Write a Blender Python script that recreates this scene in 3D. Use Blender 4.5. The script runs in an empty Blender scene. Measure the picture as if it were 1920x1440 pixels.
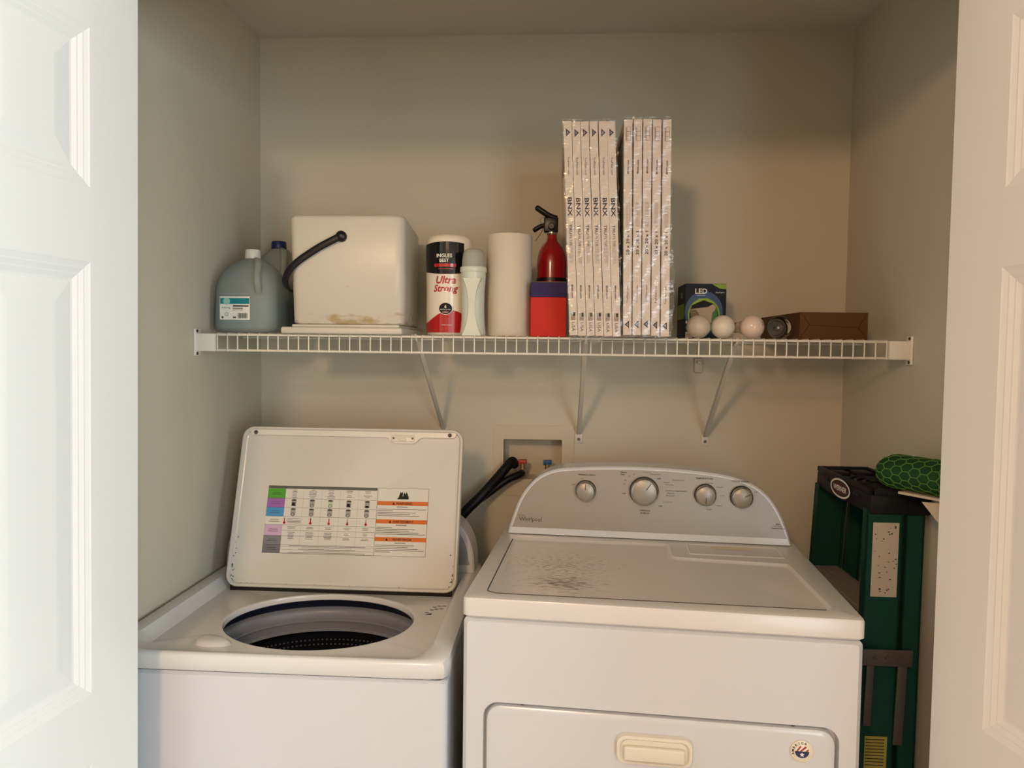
import bpy, bmesh, math, random
from mathutils import Vector, Matrix
random.seed(7)
S = bpy.context.scene
C = S.collection

# ------------------------------------------------------------------ camera, light, exposure
F = Vector((-0.06080654, 0.99704826, -0.04687569))
R = Vector((0.99803752, 0.06143628, 0.01211146))
U = Vector((-0.01495557, 0.04604725, 0.9988273))
cd = bpy.data.cameras.new('camera'); cam = bpy.data.objects.new('camera', cd); C.objects.link(cam)
cd.sensor_width = 36; cd.lens = 1387.41 / 1920 * 36; cd.clip_start = .02
cam.matrix_world = Matrix(((R.x, U.x, -F.x, .9002), (R.y, U.y, -F.y, -2.2036), (R.z, U.z, -F.z, 1.4166), (0, 0, 0, 1)))
S.camera = cam
S.view_settings.view_transform = 'Standard'; S.view_settings.look = 'None'
S.view_settings.gamma = 1; S.view_settings.use_curve_mapping = False
S.view_settings.exposure = 0.07
W = bpy.data.worlds.new('world'); S.world = W; W.use_nodes = True
W.node_tree.nodes['Background'].inputs[0].default_value = (.80, .90, 1, 1)
W.node_tree.nodes['Background'].inputs[1].default_value = 1.0

def area(name, loc, target, sx, sy, power, col):
    l = bpy.data.lights.new(name, 'AREA'); l.shape = 'RECTANGLE'; l.size = sx; l.size_y = sy
    l.energy = power; l.color = col
    o = bpy.data.objects.new(name, l); C.objects.link(o); o.location = loc
    o.rotation_euler = (Vector(target) - Vector(loc)).to_track_quat('-Z', 'Y').to_euler()
    return o
# daylight entering by the room's two windows, and the warm ceiling lamp of the room
area('window_daylight_right', (3.30, -2.75, 1.25), (0.0, -1.3, 1.05), 1.3, 1.6, 66, (.68, .90, 1))
area('window_daylight_behind', (2.55, -4.95, 1.15), (.55, 0, 1.1), .95, 2.0, 42, (.86, .95, 1))
lamp = bpy.data.lights.new('ceiling_lamp_light', 'POINT'); lamp.energy = 79; lamp.color = (1, .65, .38)
lamp.shadow_soft_size = .13
lo = bpy.data.objects.new('ceiling_lamp_light', lamp); C.objects.link(lo); lo.location = (.30, -3.30, 2.24)

# ------------------------------------------------------------------ helpers
def lin(h):
    h = h.lstrip('#'); c = [int(h[i:i+2], 16) / 255 for i in (0, 2, 4)]
    return tuple(x / 12.92 if x <= .04045 else ((x + .055) / 1.055) ** 2.4 for x in c) + (1,)
MATS = {}
def mat(name, col='#ffffff', rough=.5, metal=0, bump=0, bscale=60, spec=.5, trans=0, ior=1.45, vary=0, coat=0, alpha=1, sss=0):
    if name in MATS: return MATS[name]
    if rough >= .45 and not metal: spec = min(spec, .28)
    m = bpy.data.materials.new(name); m.use_nodes = True; n = m.node_tree; b = n.nodes['Principled BSDF']
    c = lin(col) if isinstance(col, str) else col
    b.inputs['Base Color'].default_value = c; b.inputs['Roughness'].default_value = rough
    b.inputs['Metallic'].default_value = metal; b.inputs['Specular IOR Level'].default_value = spec
    b.inputs['Transmission Weight'].default_value = trans; b.inputs['IOR'].default_value = ior
    b.inputs['Coat Weight'].default_value = coat; b.inputs['Coat Roughness'].default_value = .12
    b.inputs['Alpha'].default_value = alpha
    tc = None
    if bump or vary:
        tc = n.nodes.new('ShaderNodeTexCoord'); nz = n.nodes.new('ShaderNodeTexNoise')
        nz.inputs['Scale'].default_value = bscale; nz.inputs['Detail'].default_value = 4
        n.links.new(tc.outputs['Object'], nz.inputs['Vector'])
        if bump:
            bp = n.nodes.new('ShaderNodeBump'); bp.inputs['Strength'].default_value = bump; bp.inputs['Distance'].default_value = .002
            n.links.new(nz.outputs['Fac'], bp.inputs['Height']); n.links.new(bp.outputs['Normal'], b.inputs['Normal'])
        if vary:
            mx = n.nodes.new('ShaderNodeMix'); mx.data_type = 'RGBA'
            mx.inputs['A'].default_value = tuple(x * (1 - vary) for x in c[:3]) + (1,)
            mx.inputs['B'].default_value = tuple(min(1, x * (1 + vary)) for x in c[:3]) + (1,)
            n.links.new(nz.outputs['Fac'], mx.inputs['Factor']); n.links.new(mx.outputs['Result'], b.inputs['Base Color'])
    MATS[name] = m; return m

def new(): return bmesh.new()
def box(bm, x0, x1, y0, y1, z0, z1, r=0, seg=2, M=None):
    vs = [bm.verts.new((x, y, z)) for z in (z0, z1) for y in (y0, y1) for x in (x0, x1)]
    fs = [bm.faces.new([vs[i] for i in f]) for f in ((0, 2, 3, 1), (4, 5, 7, 6), (0, 1, 5, 4), (2, 6, 7, 3), (0, 4, 6, 2), (1, 3, 7, 5))]
    out = vs
    if r:
        es = list({e for f in fs for e in f.edges})
        g = bmesh.ops.bevel(bm, geom=es, offset=r, segments=seg, affect='EDGES', profile=.5)
        out = list({v for f in g['faces'] for v in f.verts})
    if M is not None:
        if r:
            seen = set(); st = list(out)
            while st:
                v = st.pop()
                if v in seen: continue
                seen.add(v); st += [e.other_vert(v) for e in v.link_edges if e.other_vert(v) not in seen]
            out = list(seen)
        for v in out: v.co = M @ v.co
    return out
def tube(bm, pts, r, seg=10, caps=True, flat=1.0, up=None):
    pts = [Vector(p) for p in pts]; rr = r if isinstance(r, (list, tuple)) else [r] * len(pts)
    T = []
    for i in range(len(pts)):
        a = pts[max(i-1, 0)]; b = pts[min(i+1, len(pts)-1)]; T.append((b - a).normalized())
    n = Vector(up) if up else (Vector((0, 0, 1)) if abs(T[0].z) < .9 else Vector((1, 0, 0)))
    rings = []
    for i, p in enumerate(pts):
        n = (n - T[i] * n.dot(T[i])).normalized(); b = T[i].cross(n)
        rings.append([bm.verts.new(p + n * rr[i] * math.cos(k * 2 * math.pi / seg) + b * rr[i] * flat * math.sin(k * 2 * math.pi / seg)) for k in range(seg)])
    for a, b in zip(rings, rings[1:]):
        for k in range(seg): bm.faces.new((a[k], a[(k+1) % seg], b[(k+1) % seg], b[k]))
    if caps: bm.faces.new(rings[0][::-1]); bm.faces.new(rings[-1])
    return rings
def lathe(bm, prof, c=(0, 0, 0), seg=40, axis='z', M=None, sq=0, sx=1, sy=1):
    rings = []
    for r, h in prof:
        ring = []
        for k in range(seg):
            a = k * 2 * math.pi / seg; ca, sa = math.cos(a), math.sin(a); f = 1
            if sq: f = (abs(ca) ** sq + abs(sa) ** sq) ** (-1 / sq)
            x, y = r * f * ca * sx, r * f * sa * sy
            p = Vector((x, y, h)) if axis == 'z' else (Vector((x, h, y)) if axis == 'y' else Vector((h, x, y)))
            if M is not None: p = M @ p
            ring.append(bm.verts.new(p + Vector(c)))
        rings.append(ring)
    for a, b in zip(rings, rings[1:]):
        for k in range(seg): bm.faces.new((a[k], a[(k+1) % seg], b[(k+1) % seg], b[k]))
    if prof[0][0] > 1e-6: bm.faces.new(rings[0][::-1])
    if prof[-1][0] > 1e-6: bm.faces.new(rings[-1])
    bmesh.ops.remove_doubles(bm, verts=[v for r in (rings[0], rings[-1]) for v in r], dist=1e-6)
    return rings
def catmull(P, n=5, closed=False):
    P = [Vector(p) for p in P]; out = []
    N = len(P)
    for i in range(N if closed else N - 1):
        p0 = P[(i-1) % N] if closed or i > 0 else P[0]; p1 = P[i % N]; p2 = P[(i+1) % N]
        p3 = P[(i+2) % N] if closed or i + 2 < N else P[-1]
        for k in range(n):
            t = k / n
            out.append(.5 * ((2*p1) + (p2-p0)*t + (2*p0-5*p1+4*p2-p3)*t*t + (-p0+3*p1-3*p2+p3)*t**3))
    if not closed: out.append(P[-1])
    return out
def rrect(x0, x1, y0, y1, r, n=6):
    out = []
    for cx, cy, a0 in ((x1-r, y0+r, -90), (x1-r, y1-r, 0), (x0+r, y1-r, 90), (x0+r, y0+r, 180)):
        for k in range(n+1):
            a = math.radians(a0 + 90 * k / n); out.append((cx + r*math.cos(a), cy + r*math.sin(a)))
    return out
def loop(bm, pts, fn): return [bm.verts.new(fn(*p)) for p in pts]
def bridge(bm, a, b, close=True):
    n = len(a)
    for k in range(n if close else n-1): bm.faces.new((a[k], a[(k+1) % n], b[(k+1) % n], b[k]))
def fill(bm, *loops):
    es = []
    for l in loops:
        for i in range(len(l)):
            a, b = l[i], l[(i+1) % len(l)]
            e = bm.edges.get((a, b)) or bm.edges.new((a, b)); es.append(e)
    bmesh.ops.triangle_fill(bm, use_beauty=True, use_dissolve=False, edges=es)
def obj(name, bm, m, parent=None, smooth=None, fix=True, label=None):
    if fix: bmesh.ops.recalc_face_normals(bm, faces=bm.faces)
    me = bpy.data.meshes.new(name); bm.to_mesh(me); bm.free()
    for x in (m if isinstance(m, (list, tuple)) else [m]): me.materials.append(x)
    if smooth is not None:
        for p in me.polygons: p.use_smooth = True
        me.set_sharp_from_angle(angle=math.radians(smooth))
    o = bpy.data.objects.new(name, me); C.objects.link(o)
    if parent: o.parent = parent
    if label: o['label'] = label
    return o
def tag(o, label, cat, group=None, kind=None):
    o['label'] = label; o['category'] = cat
    if group: o['group'] = group
    if kind: o['kind'] = kind
    return o
def thing(name, label, cat, loc=(0, 0, 0), rz=0, group=None):
    o = bpy.data.objects.new(name, None); C.objects.link(o); o.location = loc; o.rotation_euler = (0, 0, rz)
    o.empty_display_size = .05
    return tag(o, label, cat, group)
def struct(name, bm, m, parent=None, **k):
    o = obj(name, bm, m, parent, **k)
    if not parent: o['kind'] = 'structure'
    return o

# flat print: coloured shapes laid on a surface through a mapping (u, v, lift) -> point
TXT = {}
def text_tris(s, font_bold):
    k = (s, font_bold)
    if k not in TXT:
        cu = bpy.data.curves.new('t', 'FONT'); cu.body = s; cu.size = 1; cu.resolution_u = 2; cu.offset = .022 if font_bold else 0
        ob = bpy.data.objects.new('t', cu); me = bpy.data.meshes.new_from_object(ob)
        V = [(v.co.x, v.co.y) for v in me.vertices]; P = [tuple(p.vertices) for p in me.polygons]
        bpy.data.objects.remove(ob); bpy.data.meshes.remove(me)
        TXT[k] = (V, P)
    return TXT[k]
class Print:
    def __init__(s, fn): s.bm = bmesh.new(); s.fn = fn; s.m = []
    def mi(s, m):
        if m not in s.m: s.m.append(m)
        return s.m.index(m)
    def poly(s, pts, m, L=1):
        vs = [s.bm.verts.new(s.fn(u, v, L * .00018)) for u, v in pts]
        f = s.bm.faces.new(vs); f.material_index = s.mi(m)
    def rect(s, u0, u1, v0, v1, m, L=1, n=1):
        for i in range(n):
            a = u0 + (u1-u0)*i/n; b = u0 + (u1-u0)*(i+1)/n
            s.poly([(a, v0), (b, v0), (b, v1), (a, v1)], m, L)
    def disc(s, u, v, r, m, L=1, n=28, ry=None):
        s.poly([(u + r*math.cos(2*math.pi*k/n), v + (ry or r)*math.sin(2*math.pi*k/n)) for k in range(n)], m, L)
    def ring(s, u, v, r0, r1, m, L=1, n=32, a0=0, a1=360):
        for k in range(n):
            a, b = (math.radians(a0 + (a1-a0)*q/n) for q in (k, k+1))
            s.poly([(u+r0*math.cos(a), v+r0*math.sin(a)), (u+r1*math.cos(a), v+r1*math.sin(a)), (u+r1*math.cos(b), v+r1*math.sin(b)), (u+r0*math.cos(b), v+r0*math.sin(b))], m, L)
    def text(s, t, u, v, size, m, L=2, rot=0, bold=False, width=None, align='c', shear=0):
        V, P = text_tris(t, bold)
        if not V: return
        x0 = min(a for a, b in V); x1 = max(a for a, b in V); sx = size
        if width: sx = width / max(1e-6, x1 - x0)
        ox = {'c': (x0+x1)/2, 'l': x0, 'r': x1}[align]
        c, sn = math.cos(math.radians(rot)), math.sin(math.radians(rot))
        vs = []
        for a, b in V:
            X = (a - ox) * sx + b * size * shear; Y = (b - .35) * size
            vs.append(s.bm.verts.new(s.fn(u + X*c - Y*sn, v + X*sn + Y*c, L * .00018)))
        i = s.mi(m)
        for p in P:
            try: f = s.bm.faces.new([vs[q] for q in p]); f.material_index = i
            except ValueError: pass
    def done(s, name, parent, label=None):
        return obj(name, s.bm, s.m, parent, fix=False, label=label)

# ------------------------------------------------------------------ materials
wall_m = mat('wall_paint', '#cac3b0', .75, bump=.12, bscale=350, spec=.25, vary=.015)
hall_m = mat('hall_paint', '#d8d4cc', .8, spec=.2)
ceil_m = mat('ceiling_paint', '#cfcac0', .9, bump=.2, bscale=200, spec=.1)
door_m = mat('door_paint', '#e9e9e8', .42, bump=.04, bscale=90, spec=.4)
floor_m = mat('floor_vinyl', '#a58c6c', .45, vary=.12, bscale=8)
enamel = mat('white_enamel', '#cecfd3', .22, spec=.5, coat=.25, vary=.008, bscale=6)
plastic_w = mat('white_plastic', '#e6e1d6', .35)
dark = mat('black_plastic', '#0e0e10', .35)
blackm = mat('black_print', '#17161a', .6)
grayp = mat('gray_print', '#4d4945', .6)
lgray = mat('light_gray_print', '#a39d94', .6)
whitep = mat('white_print', '#e9e5dc', .6)
redp = mat('red_print', '#b01f1c', .45)
wire_m = mat('white_coated_wire', '#ded9ca', .4)
steel = mat('steel', '#8f8b84', .35, metal=.9)
screw_m = mat('screw_steel', '#5c5850', .4, metal=.8)
chrome = mat('chrome_ring', '#cfcac2', .12, metal=1)

# ------------------------------------------------------------------ setting
CW, CH = 1.7293, 2.3344          # closet width, ceiling height
FY = -.98                         # room face of the closet's front wall
bm = new()                        # back wall with the opening of the outlet box
ox0, ox1, oz0, oz1 = .742, .918, 1.028, 1.149
for b in ((-.1, ox0, 0, 2.6), (ox1, CW+.1, 0, 2.6), (ox0, ox1, 0, oz0), (ox0, ox1, oz1, 2.6)): box(bm, b[0], b[1], 0, .1, b[2], b[3])
struct('wall_back', bm, wall_m)
bm = new(); box(bm, -.1, 0, -.87, 0, 0, 2.6); struct('wall_left', bm, wall_m)
bm = new(); box(bm, CW, CW+.1, -.87, 0, 0, 2.6); struct('wall_right', bm, wall_m)
bm = new(); box(bm, 0, CW, -.87, 0, CH, CH+.1); struct('ceiling', bm, ceil_m)
bm = new(); box(bm, -1.9, 3.6, -5.1, .1, -.1, 0); struct('floor', bm, floor_m)
bm = new()
box(bm, -1.8, .085, FY, -.87, 0, 2.5); box(bm, 1.645, 3.5, FY, -.87, 0, 2.5); box(bm, .085, 1.645, FY, -.87, 2.07, 2.5)
struct('wall_front', bm, hall_m)
bm = new(); box(bm, -1.8, 3.5, -5.0, FY, 2.44, 2.54); struct('ceiling_hall', bm, ceil_m)
bm = new(); box(bm, -1.9, -1.8, -5.0, -.87, 0, 2.54); struct('wall_hall_left', bm, hall_m)
bm = new(); wy0, wy1, wz0, wz1 = -3.5, -2.0, .4, 2.1
for b in ((-5.0, wy0, 0, 2.54), (wy1, -.87, 0, 2.54), (wy0, wy1, 0, wz0), (wy0, wy1, wz1, 2.54)): box(bm, 3.5, 3.6, b[0], b[1], b[2], b[3])
struct('wall_hall_right', bm, hall_m)
bm = new()
for b in ((-1.9, 2.0, 0, 2.54), (3.1, 3.6, 0, 2.54), (2.0, 3.1, 2.15, 2.54), (2.0, 3.1, 0, .1)): box(bm, b[0], b[1], -5.1, -5.0, b[2], b[3])
struct('wall_hall_behind', bm, hall_m)

def door_leaf(name, hinge, ang, lean, side):
    """six-panel leaf; u runs from the hinge edge towards the room; side=+1: shown face looks to +x"""
    Wd, H, T = .74, 2.035, .035
    us = [0, .118, .348, .398, .628, Wd]; zs = [.012, .235, .70, .824, 1.552, 1.673, 1.932, H]
    rings = [(0, 0), (.003, -.0012), (.010, -.0032), (.012, -.0032), (.020, -.0062), (.022, -.0062), (.030, -.0092), (.034, -.0095), (.040, -.0088), (.066, -.0064), (.070, -.0062)]
    bm = new()
    for s in (1, -1):
        y0 = 0 if s > 0 else -T
        fn = lambda u, z, d: (u, y0 + d * s, z)
        for i in range(5):
            for j in range(7):
                a, b, c, d = us[i], us[i+1], zs[j], zs[j+1]
                if i in (1, 3) and j in (1, 3, 5):
                    prev = None
                    for ins, dep in rings:
                        l = [bm.verts.new(fn(u, z, dep)) for u, z in ((a+ins, c+ins), (b-ins, c+ins), (b-ins, d-ins), (a+ins, d-ins))]
                        if prev: bridge(bm, prev, l)
                        prev = l
                    bm.faces.new(prev)
                else: bm.faces.new([bm.verts.new(fn(u, z, 0)) for u, z in ((a, c), (b, c), (b, d), (a, d))])
    for a, b, c, d in ((0, Wd, zs[0], zs[0]), (0, Wd, H, H)):
        bm.faces.new([bm.verts.new(p) for p in ((a, 0, c), (b, 0, c), (b, -T, c), (a, -T, c))])
    for u in (0, Wd): bm.faces.new([bm.verts.new(p) for p in ((u, 0, zs[0]), (u, 0, H), (u, -T, H), (u, -T, zs[0]))])
    bmesh.ops.remove_doubles(bm, verts=bm.verts, dist=1e-5)
    # local u -> world direction away from the closet; local +y -> shown face
    du = Vector((math.sin(ang), -math.cos(ang), 0)); dn = Vector((math.cos(ang), math.sin(ang), 0)) * side
    L = Matrix(((du.x, dn.x, 0, hinge[0]), (du.y, dn.y, 0, hinge[1]), (0, 0, 1, 0), (0, 0, 0, 1)))
    L = Matrix.Translation((0, 0, 0)) @ L
    for v in bm.verts:
        v.co = L @ v.co; v.co.x += lean * (v.co.z - 1.35)
    return struct(name, bm, door_m)
door_leaf('door_1', (.137, -.90), math.radians(-6.0), .012, 1)
door_leaf('door_2', (1.559, -.90), math.radians(10), 0, -1)

# ------------------------------------------------------------------ wire shelf
HS, SY = 1.4443, -.406
TOP = HS + .0045                  # what stands on the shelf stands here
sh = thing('wire_shelf', 'long white coated wire shelf spanning the closet above both machines', 'shelf', (0, 0, HS))
def rod(name, y, z, r, x0=.03, x1=CW-.03):
    b = new(); tube(b, [(x0, y, z), (x1, y, z)], r, 10); obj(name, b, wire_m, sh, smooth=50)
rod('front_rod', SY, 0, .0030); rod('front_rod', SY, -.0385, .0030)
rod('back_rod', -.012, 0, .0030); rod('middle_rod', -.20, -.0035, .0030)
b = new(); w = [(0, -.010, .0035), (0, SY+.002, .0035), (0, SY-.0035, .0015), (0, SY-.0035, -.041)]
tube(b, w, .0017, 6)
cw = obj('cross_wire', b, wire_m, sh, smooth=60); cw.location.x = .056
n = int((CW - .112) / .0254)
for i in range(1, n + 1):
    c = cw.copy(); c.location.x = .056 + i * (CW - .112) / n; c.parent = sh; C.objects.link(c)

def end_bracket(side, label):
    x = 0 if side > 0 else CW
    t = thing('shelf_end_bracket', label, 'bracket', (x, SY, HS - .0195), group=None)
    b = new(); box(b, *sorted((0, .006*side)), -.016, .014, -.034, .034, .003, 2)
    obj('wall_plate', b, plastic_w, t, smooth=40)
    b = new(); box(b, *sorted((.004*side, .052*side)), -.012, .012, -.022, .022, .002, 2)
    obj('rod_sleeve', b, plastic_w, t, smooth=40)
    for z in (-.028, .028):
        b = new(); lathe(b, [(.0001, .009), (.0035, .008), (.004, .0055)], seg=14, axis='x', M=Matrix.Scale(side, 4, (1, 0, 0)), c=(0, -.008, z)); obj('screw', b, screw_m, t, smooth=40)
end_bracket(1, 'white plastic shelf end bracket on the left closet wall')
end_bracket(-1, 'white plastic shelf end bracket on the right closet wall beside the cardboard box')

def support(xf, zf, xt, label):
    t = thing('shelf_support_bracket', label, 'bracket', (xf, 0, zf), group='diagonal shelf support brackets')
    gm = mat('bracket_paint', '#cfc9ba', .4)
    p0 = Vector((0, -.006, .006)); p1 = Vector((xt - xf, SY + .016, HS - zf - .003))
    d = (p1 - p0).normalized(); side = Vector((1, 0, 0)); side = (side - d*side.dot(d)).normalized(); nn = d.cross(side)
    b = new(); L = (p1 - p0).length
    for s, a0, a1, b0, b1 in ((0, -.0062, .0062, 0, .0016), (1, -.0062, -.0046, 0, .011)):
        vs = box(b, a0, a1, b0, b1, 0, L)
        for v in vs: c = v.co.copy(); v.co = p0 + side*c.x + nn*c.y + d*c.z
    obj('strut', b, gm, t)
    b = new(); box(b, -.0115, .0115, -.0035, -.0003, -.021, .010, .0012, 2); obj('foot_plate', b, gm, t, smooth=40)
    b = new(); lathe(b, [(.0001, -.0075), (.003, -.007), (.0045, -.0036)], seg=16, axis='y', c=(0, 0, -.008)); obj('screw', b, screw_m, t, smooth=40)
    b = new(); tube(b, [p1 + Vector((0, .004, -.008)), p1 + Vector((0, -.014, .0)), p1 + Vector((0, -.018, .008))], .0035, 8); obj('hook', b, gm, t, smooth=50)
support(.561, 1.168, .553, 'white diagonal shelf support ending just behind the open washer lid')
support(.967, 1.160, .968, 'white diagonal shelf support with foot beside the recessed outlet box')
support(1.338, 1.160, 1.329, 'white diagonal shelf support with foot above the right end of the dryer console')
b = new(); box(b, -.012, .012, -.014, -.0005, -.03, .012, .003); box(b, -.006, .006, -.03, -.01, -.004, .004, .0015)
o = obj('shelf_wall_clip', b, mat('clip_plastic', '#c4bca8', .5), smooth=40); o.location = (1.312, 0, 1.385)
tag(o, 'small white shelf clip on the wall left of the rightmost support bracket', 'clip')

# ------------------------------------------------------------------ jugs
jug_m = mat('cloudy_jug_plastic', '#c3cbc4', .3, trans=.62, ior=1.1, bump=.1, bscale=25)
water_m = mat('jug_water', '#8fb0ba', .15, trans=.35, ior=1.2)
def jug(name, label, loc, w, d, sh0, sh1, capz0, capz1, capm, capr, rz=0):
    t = thing(name, label, 'jug', loc, rz)
    b = new()
    prof = [(.40, 0), (.47, .004), (.50, .014), (.50, sh0), (.490, sh0 + (sh1-sh0)*.16), (.468, sh0 + (sh1-sh0)*.34), (.425, sh0 + (sh1-sh0)*.54), (.355, sh0+(sh1-sh0)*.73), (.26, sh0+(sh1-sh0)*.88), (.175, sh1), (.13, capz0)]
    rings = []
    for f, z in prof:
        q = 2 + 2.6 * min(1, max(0, (sh1 - z) / (sh1 * .8))); ring = []
        for k in range(48):
            a = 2*math.pi*k/48; ca, sa = math.cos(a), math.sin(a); g = (abs(ca)**q + abs(sa)**q) ** (-1/q)
            ring.append(b.verts.new((f*w*g*ca, f*d*g*sa, z)))
        rings.append(ring)
    for p, q in zip(rings, rings[1:]): bridge(b, p, q)
    b.faces.new(rings[0][::-1]); b.faces.new(rings[-1])
    obj('bottle', b, jug_m, t, smooth=50)
    b = new(); lathe(b, [(.46, .012), (.475, .016), (.475, sh0*.8)], seg=40, sq=4.2, sx=w, sy=d); obj('water', b, water_m, t, smooth=40)
    b = new(); lathe(b, [(capr*1.02, capz0), (capr*1.04, capz0+.002), (capr, capz1-.003), (capr*.92, capz1)], seg=36); obj('cap', b, capm, t, smooth=40)
    b = new()
    tube(b, catmull([(.10*w, -.12*d, sh1*.99), (.22*w, -.34*d, sh1*.93), (.26*w, -.50*d, sh1*.75), (.28*w, -.54*d, sh0*1.12), (.27*w, -.46*d, sh0*.9)], 5), [.008]*3 + [.009]*17 + [.008], 10)
    obj('grip', b, jug_m, t, smooth=60)
    return t
cap_w = mat('cloudy_cap', '#d5d6cc', .4); cap_b = mat('navy_cap', '#101a5c', .4)
j = jug('water_jug', 'cloudy gallon water jug with teal and white label by the left wall', (.098, -.292, TOP), .165, .155, .115, .193, .196, .220, cap_w, .0195)
P = Print(lambda u, v, L: (u, -.0782 - L, v))
u0, u1, v0, v1 = -.054, .024, .034, .093
teal = mat('teal_print', '#1f7f86', .5)
P.rect(u0, u1, v0, v1, whitep); P.rect(u0+.001, u1-.001, v1-.019, v1-.004, teal, 2); P.disc(u0+.018, v1-.012, .009, mat('mint_print', '#8fc6b4', .5), 3)
P.text('drinking', u0+.016, v1-.028, .007, blackm, 2); P.rect(u0+.034, u1-.003, v1-.026, v1-.022, grayp, 2); P.rect(u0+.034, u0+.06, v1-.031, v1-.029, grayp, 2)
P.rect(u0+.034, u0+.06, v1-.035, v1-.033, lgray, 2); P.ring(u0+.018, v0+.014, .003, .005, lgray, 2, 12); P.disc(u0+.007, v0+.006, .003, grayp, 2, 10); P.rect(u0+.034, u0+.042, v0+.004, v0+.008, grayp, 2)
for k in range(11): P.rect(u0+.047+k*.0023, u0+.0482+k*.0023+(k % 3)*.0003, v0+.004, v0+.017, blackm, 2)
P.done('sticker', j, 'teal and white sticker')
jug('water_jug', 'cloudy jug with navy blue cap standing behind the labelled water jug', (.100, -.115, TOP), .150, .140, .13, .243, .246, .267, cap_b, .0205)
b = new(); box(b, .190, .226, -.25, -.12, TOP, TOP+.105, .004); o = obj('cleaner_carton', b, mat('deep_blue_card', '#0f3f8a', .5), smooth=40)
tag(o, 'narrow deep blue carton squeezed between the water jug and the white bucket', 'box')

# ------------------------------------------------------------------ white square bucket on its lid
def stained_white():
    m = bpy.data.materials.new('stained_white_plastic'); m.use_nodes = True; n = m.node_tree; b = n.nodes['Principled BSDF']; b.inputs['Roughness'].default_value = .35
    tc = n.nodes.new('ShaderNodeTexCoord'); mp = n.nodes.new('ShaderNodeMapping'); mp.inputs['Scale'].default_value = (14, 14, 34)
    nz = n.nodes.new('ShaderNodeTexNoise'); nz.inputs['Scale'].default_value = 1.6; nz.inputs['Detail'].default_value = 5
    sx = n.nodes.new('ShaderNodeSeparateXYZ'); mr = n.nodes.new('ShaderNodeMapRange')
    for k, v in zip(('From Min', 'From Max', 'To Min', 'To Max'), (.0, .055, .17, -.12)): mr.inputs[k].default_value = v
    ad = n.nodes.new('ShaderNodeMath'); ad.operation = 'ADD'; r = n.nodes.new('ShaderNodeValToRGB')
    r.color_ramp.elements[0].position = .565; r.color_ramp.elements[0].color = lin('#cdc7b8'); r.color_ramp.elements[1].position = .74; r.color_ramp.elements[1].color = lin('#b09a70')
    n.links.new(tc.outputs['Object'], mp.inputs[0]); n.links.new(mp.outputs[0], nz.inputs[0]); n.links.new(tc.outputs['Object'], sx.inputs[0])
    n.links.new(sx.outputs['Z'], mr.inputs[0]); n.links.new(nz.outputs['Fac'], ad.inputs[0]); n.links.new(mr.outputs[0], ad.inputs[1])
    n.links.new(ad.outputs[0], r.inputs[0]); n.links.new(r.outputs[0], b.inputs['Base Color']); return m
bz = TOP + .024
bk = thing('square_bucket', 'white square bucket with black strap handle and brown stains near its bottom', 'bucket', (0, 0, bz))
bw = mat('bucket_white', '#cdc7b8', .35)
b = new()
levels = [(.004, 0, .0), (0, .004, .0), (0, .15, .005), (0, .258, .010), (.004, .265, .011), (.012, .267, .011)]
prev = None
for ins, z, g in levels:
    pts = []
    ol = rrect(0, 1, 0, 1, .085, 6)
    for u, v in ol:
        xl = .243 - g + .022*v + ins; xr = .5255 + g*.1 - .028*v - ins; yy = -.412 + ins + v*(.335 - 2*ins)
        pts.append((xl + (xr-xl)*u, yy))
    l = [b.verts.new((x, y, z)) for x, y in pts]
    if prev: bridge(b, prev, l)
    else: b.faces.new(l[::-1])
    prev = l
b.faces.new(prev)
obj('body', b, stained_white(), bk, smooth=50)
hp = [(.370, -.4205, .2135), (.345, -.421, .201), (.318, -.421, .187), (.292, -.4205, .171), (.262, -.4205, .150), (.240, -.418, .128), (.2285, -.410, .105), (.2265, -.385, .088), (.231, -.33, .080), (.238, -.24, .083), (.247, -.15, .095), (.257, -.085, .118), (.275, -.066, .150), (.32, -.064, .185), (.372, -.064, .2135)]
b = new(); tube(b, catmull(hp, 5), .0088, 12, flat=.36, up=(.4, 0, .9)); obj('strap_handle', b, dark, bk, smooth=60)
for y, s in ((-.4125, -1), (-.0755, 1)):
    b = new(); lathe(b, [(.0135, 0), (.0135, .006*s), (.011, .010*s), (.004, .0125*s), (.0001, .0125*s)], seg=24, axis='y', c=(.370, y, .2135)); obj('pivot_knob', b, dark, bk, smooth=45)
P = Print(lambda u, v, L: (.5235 - .0265*(u/.335) + L*2 + .0008, -.412 + u, v))
for k in range(8): P.rect(.060, .075, .030 + k*.005, .032 + k*.005, blackm if k % 3 else grayp)
P.done('barcode', bk)
bl = thing('bucket_lid', 'flat white plastic lid lying under the square bucket', 'lid', (0, 0, TOP))
b = new(); box(b, .221, .522, -.424, -.075, 0, .0165, .005, 3); obj('rim', b, bw, bl, smooth=40)
b = new(); box(b, .244, .512, -.408, -.085, .0165, .0235, .002, 2); obj('raised_centre', b, bw, bl, smooth=40)

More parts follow.
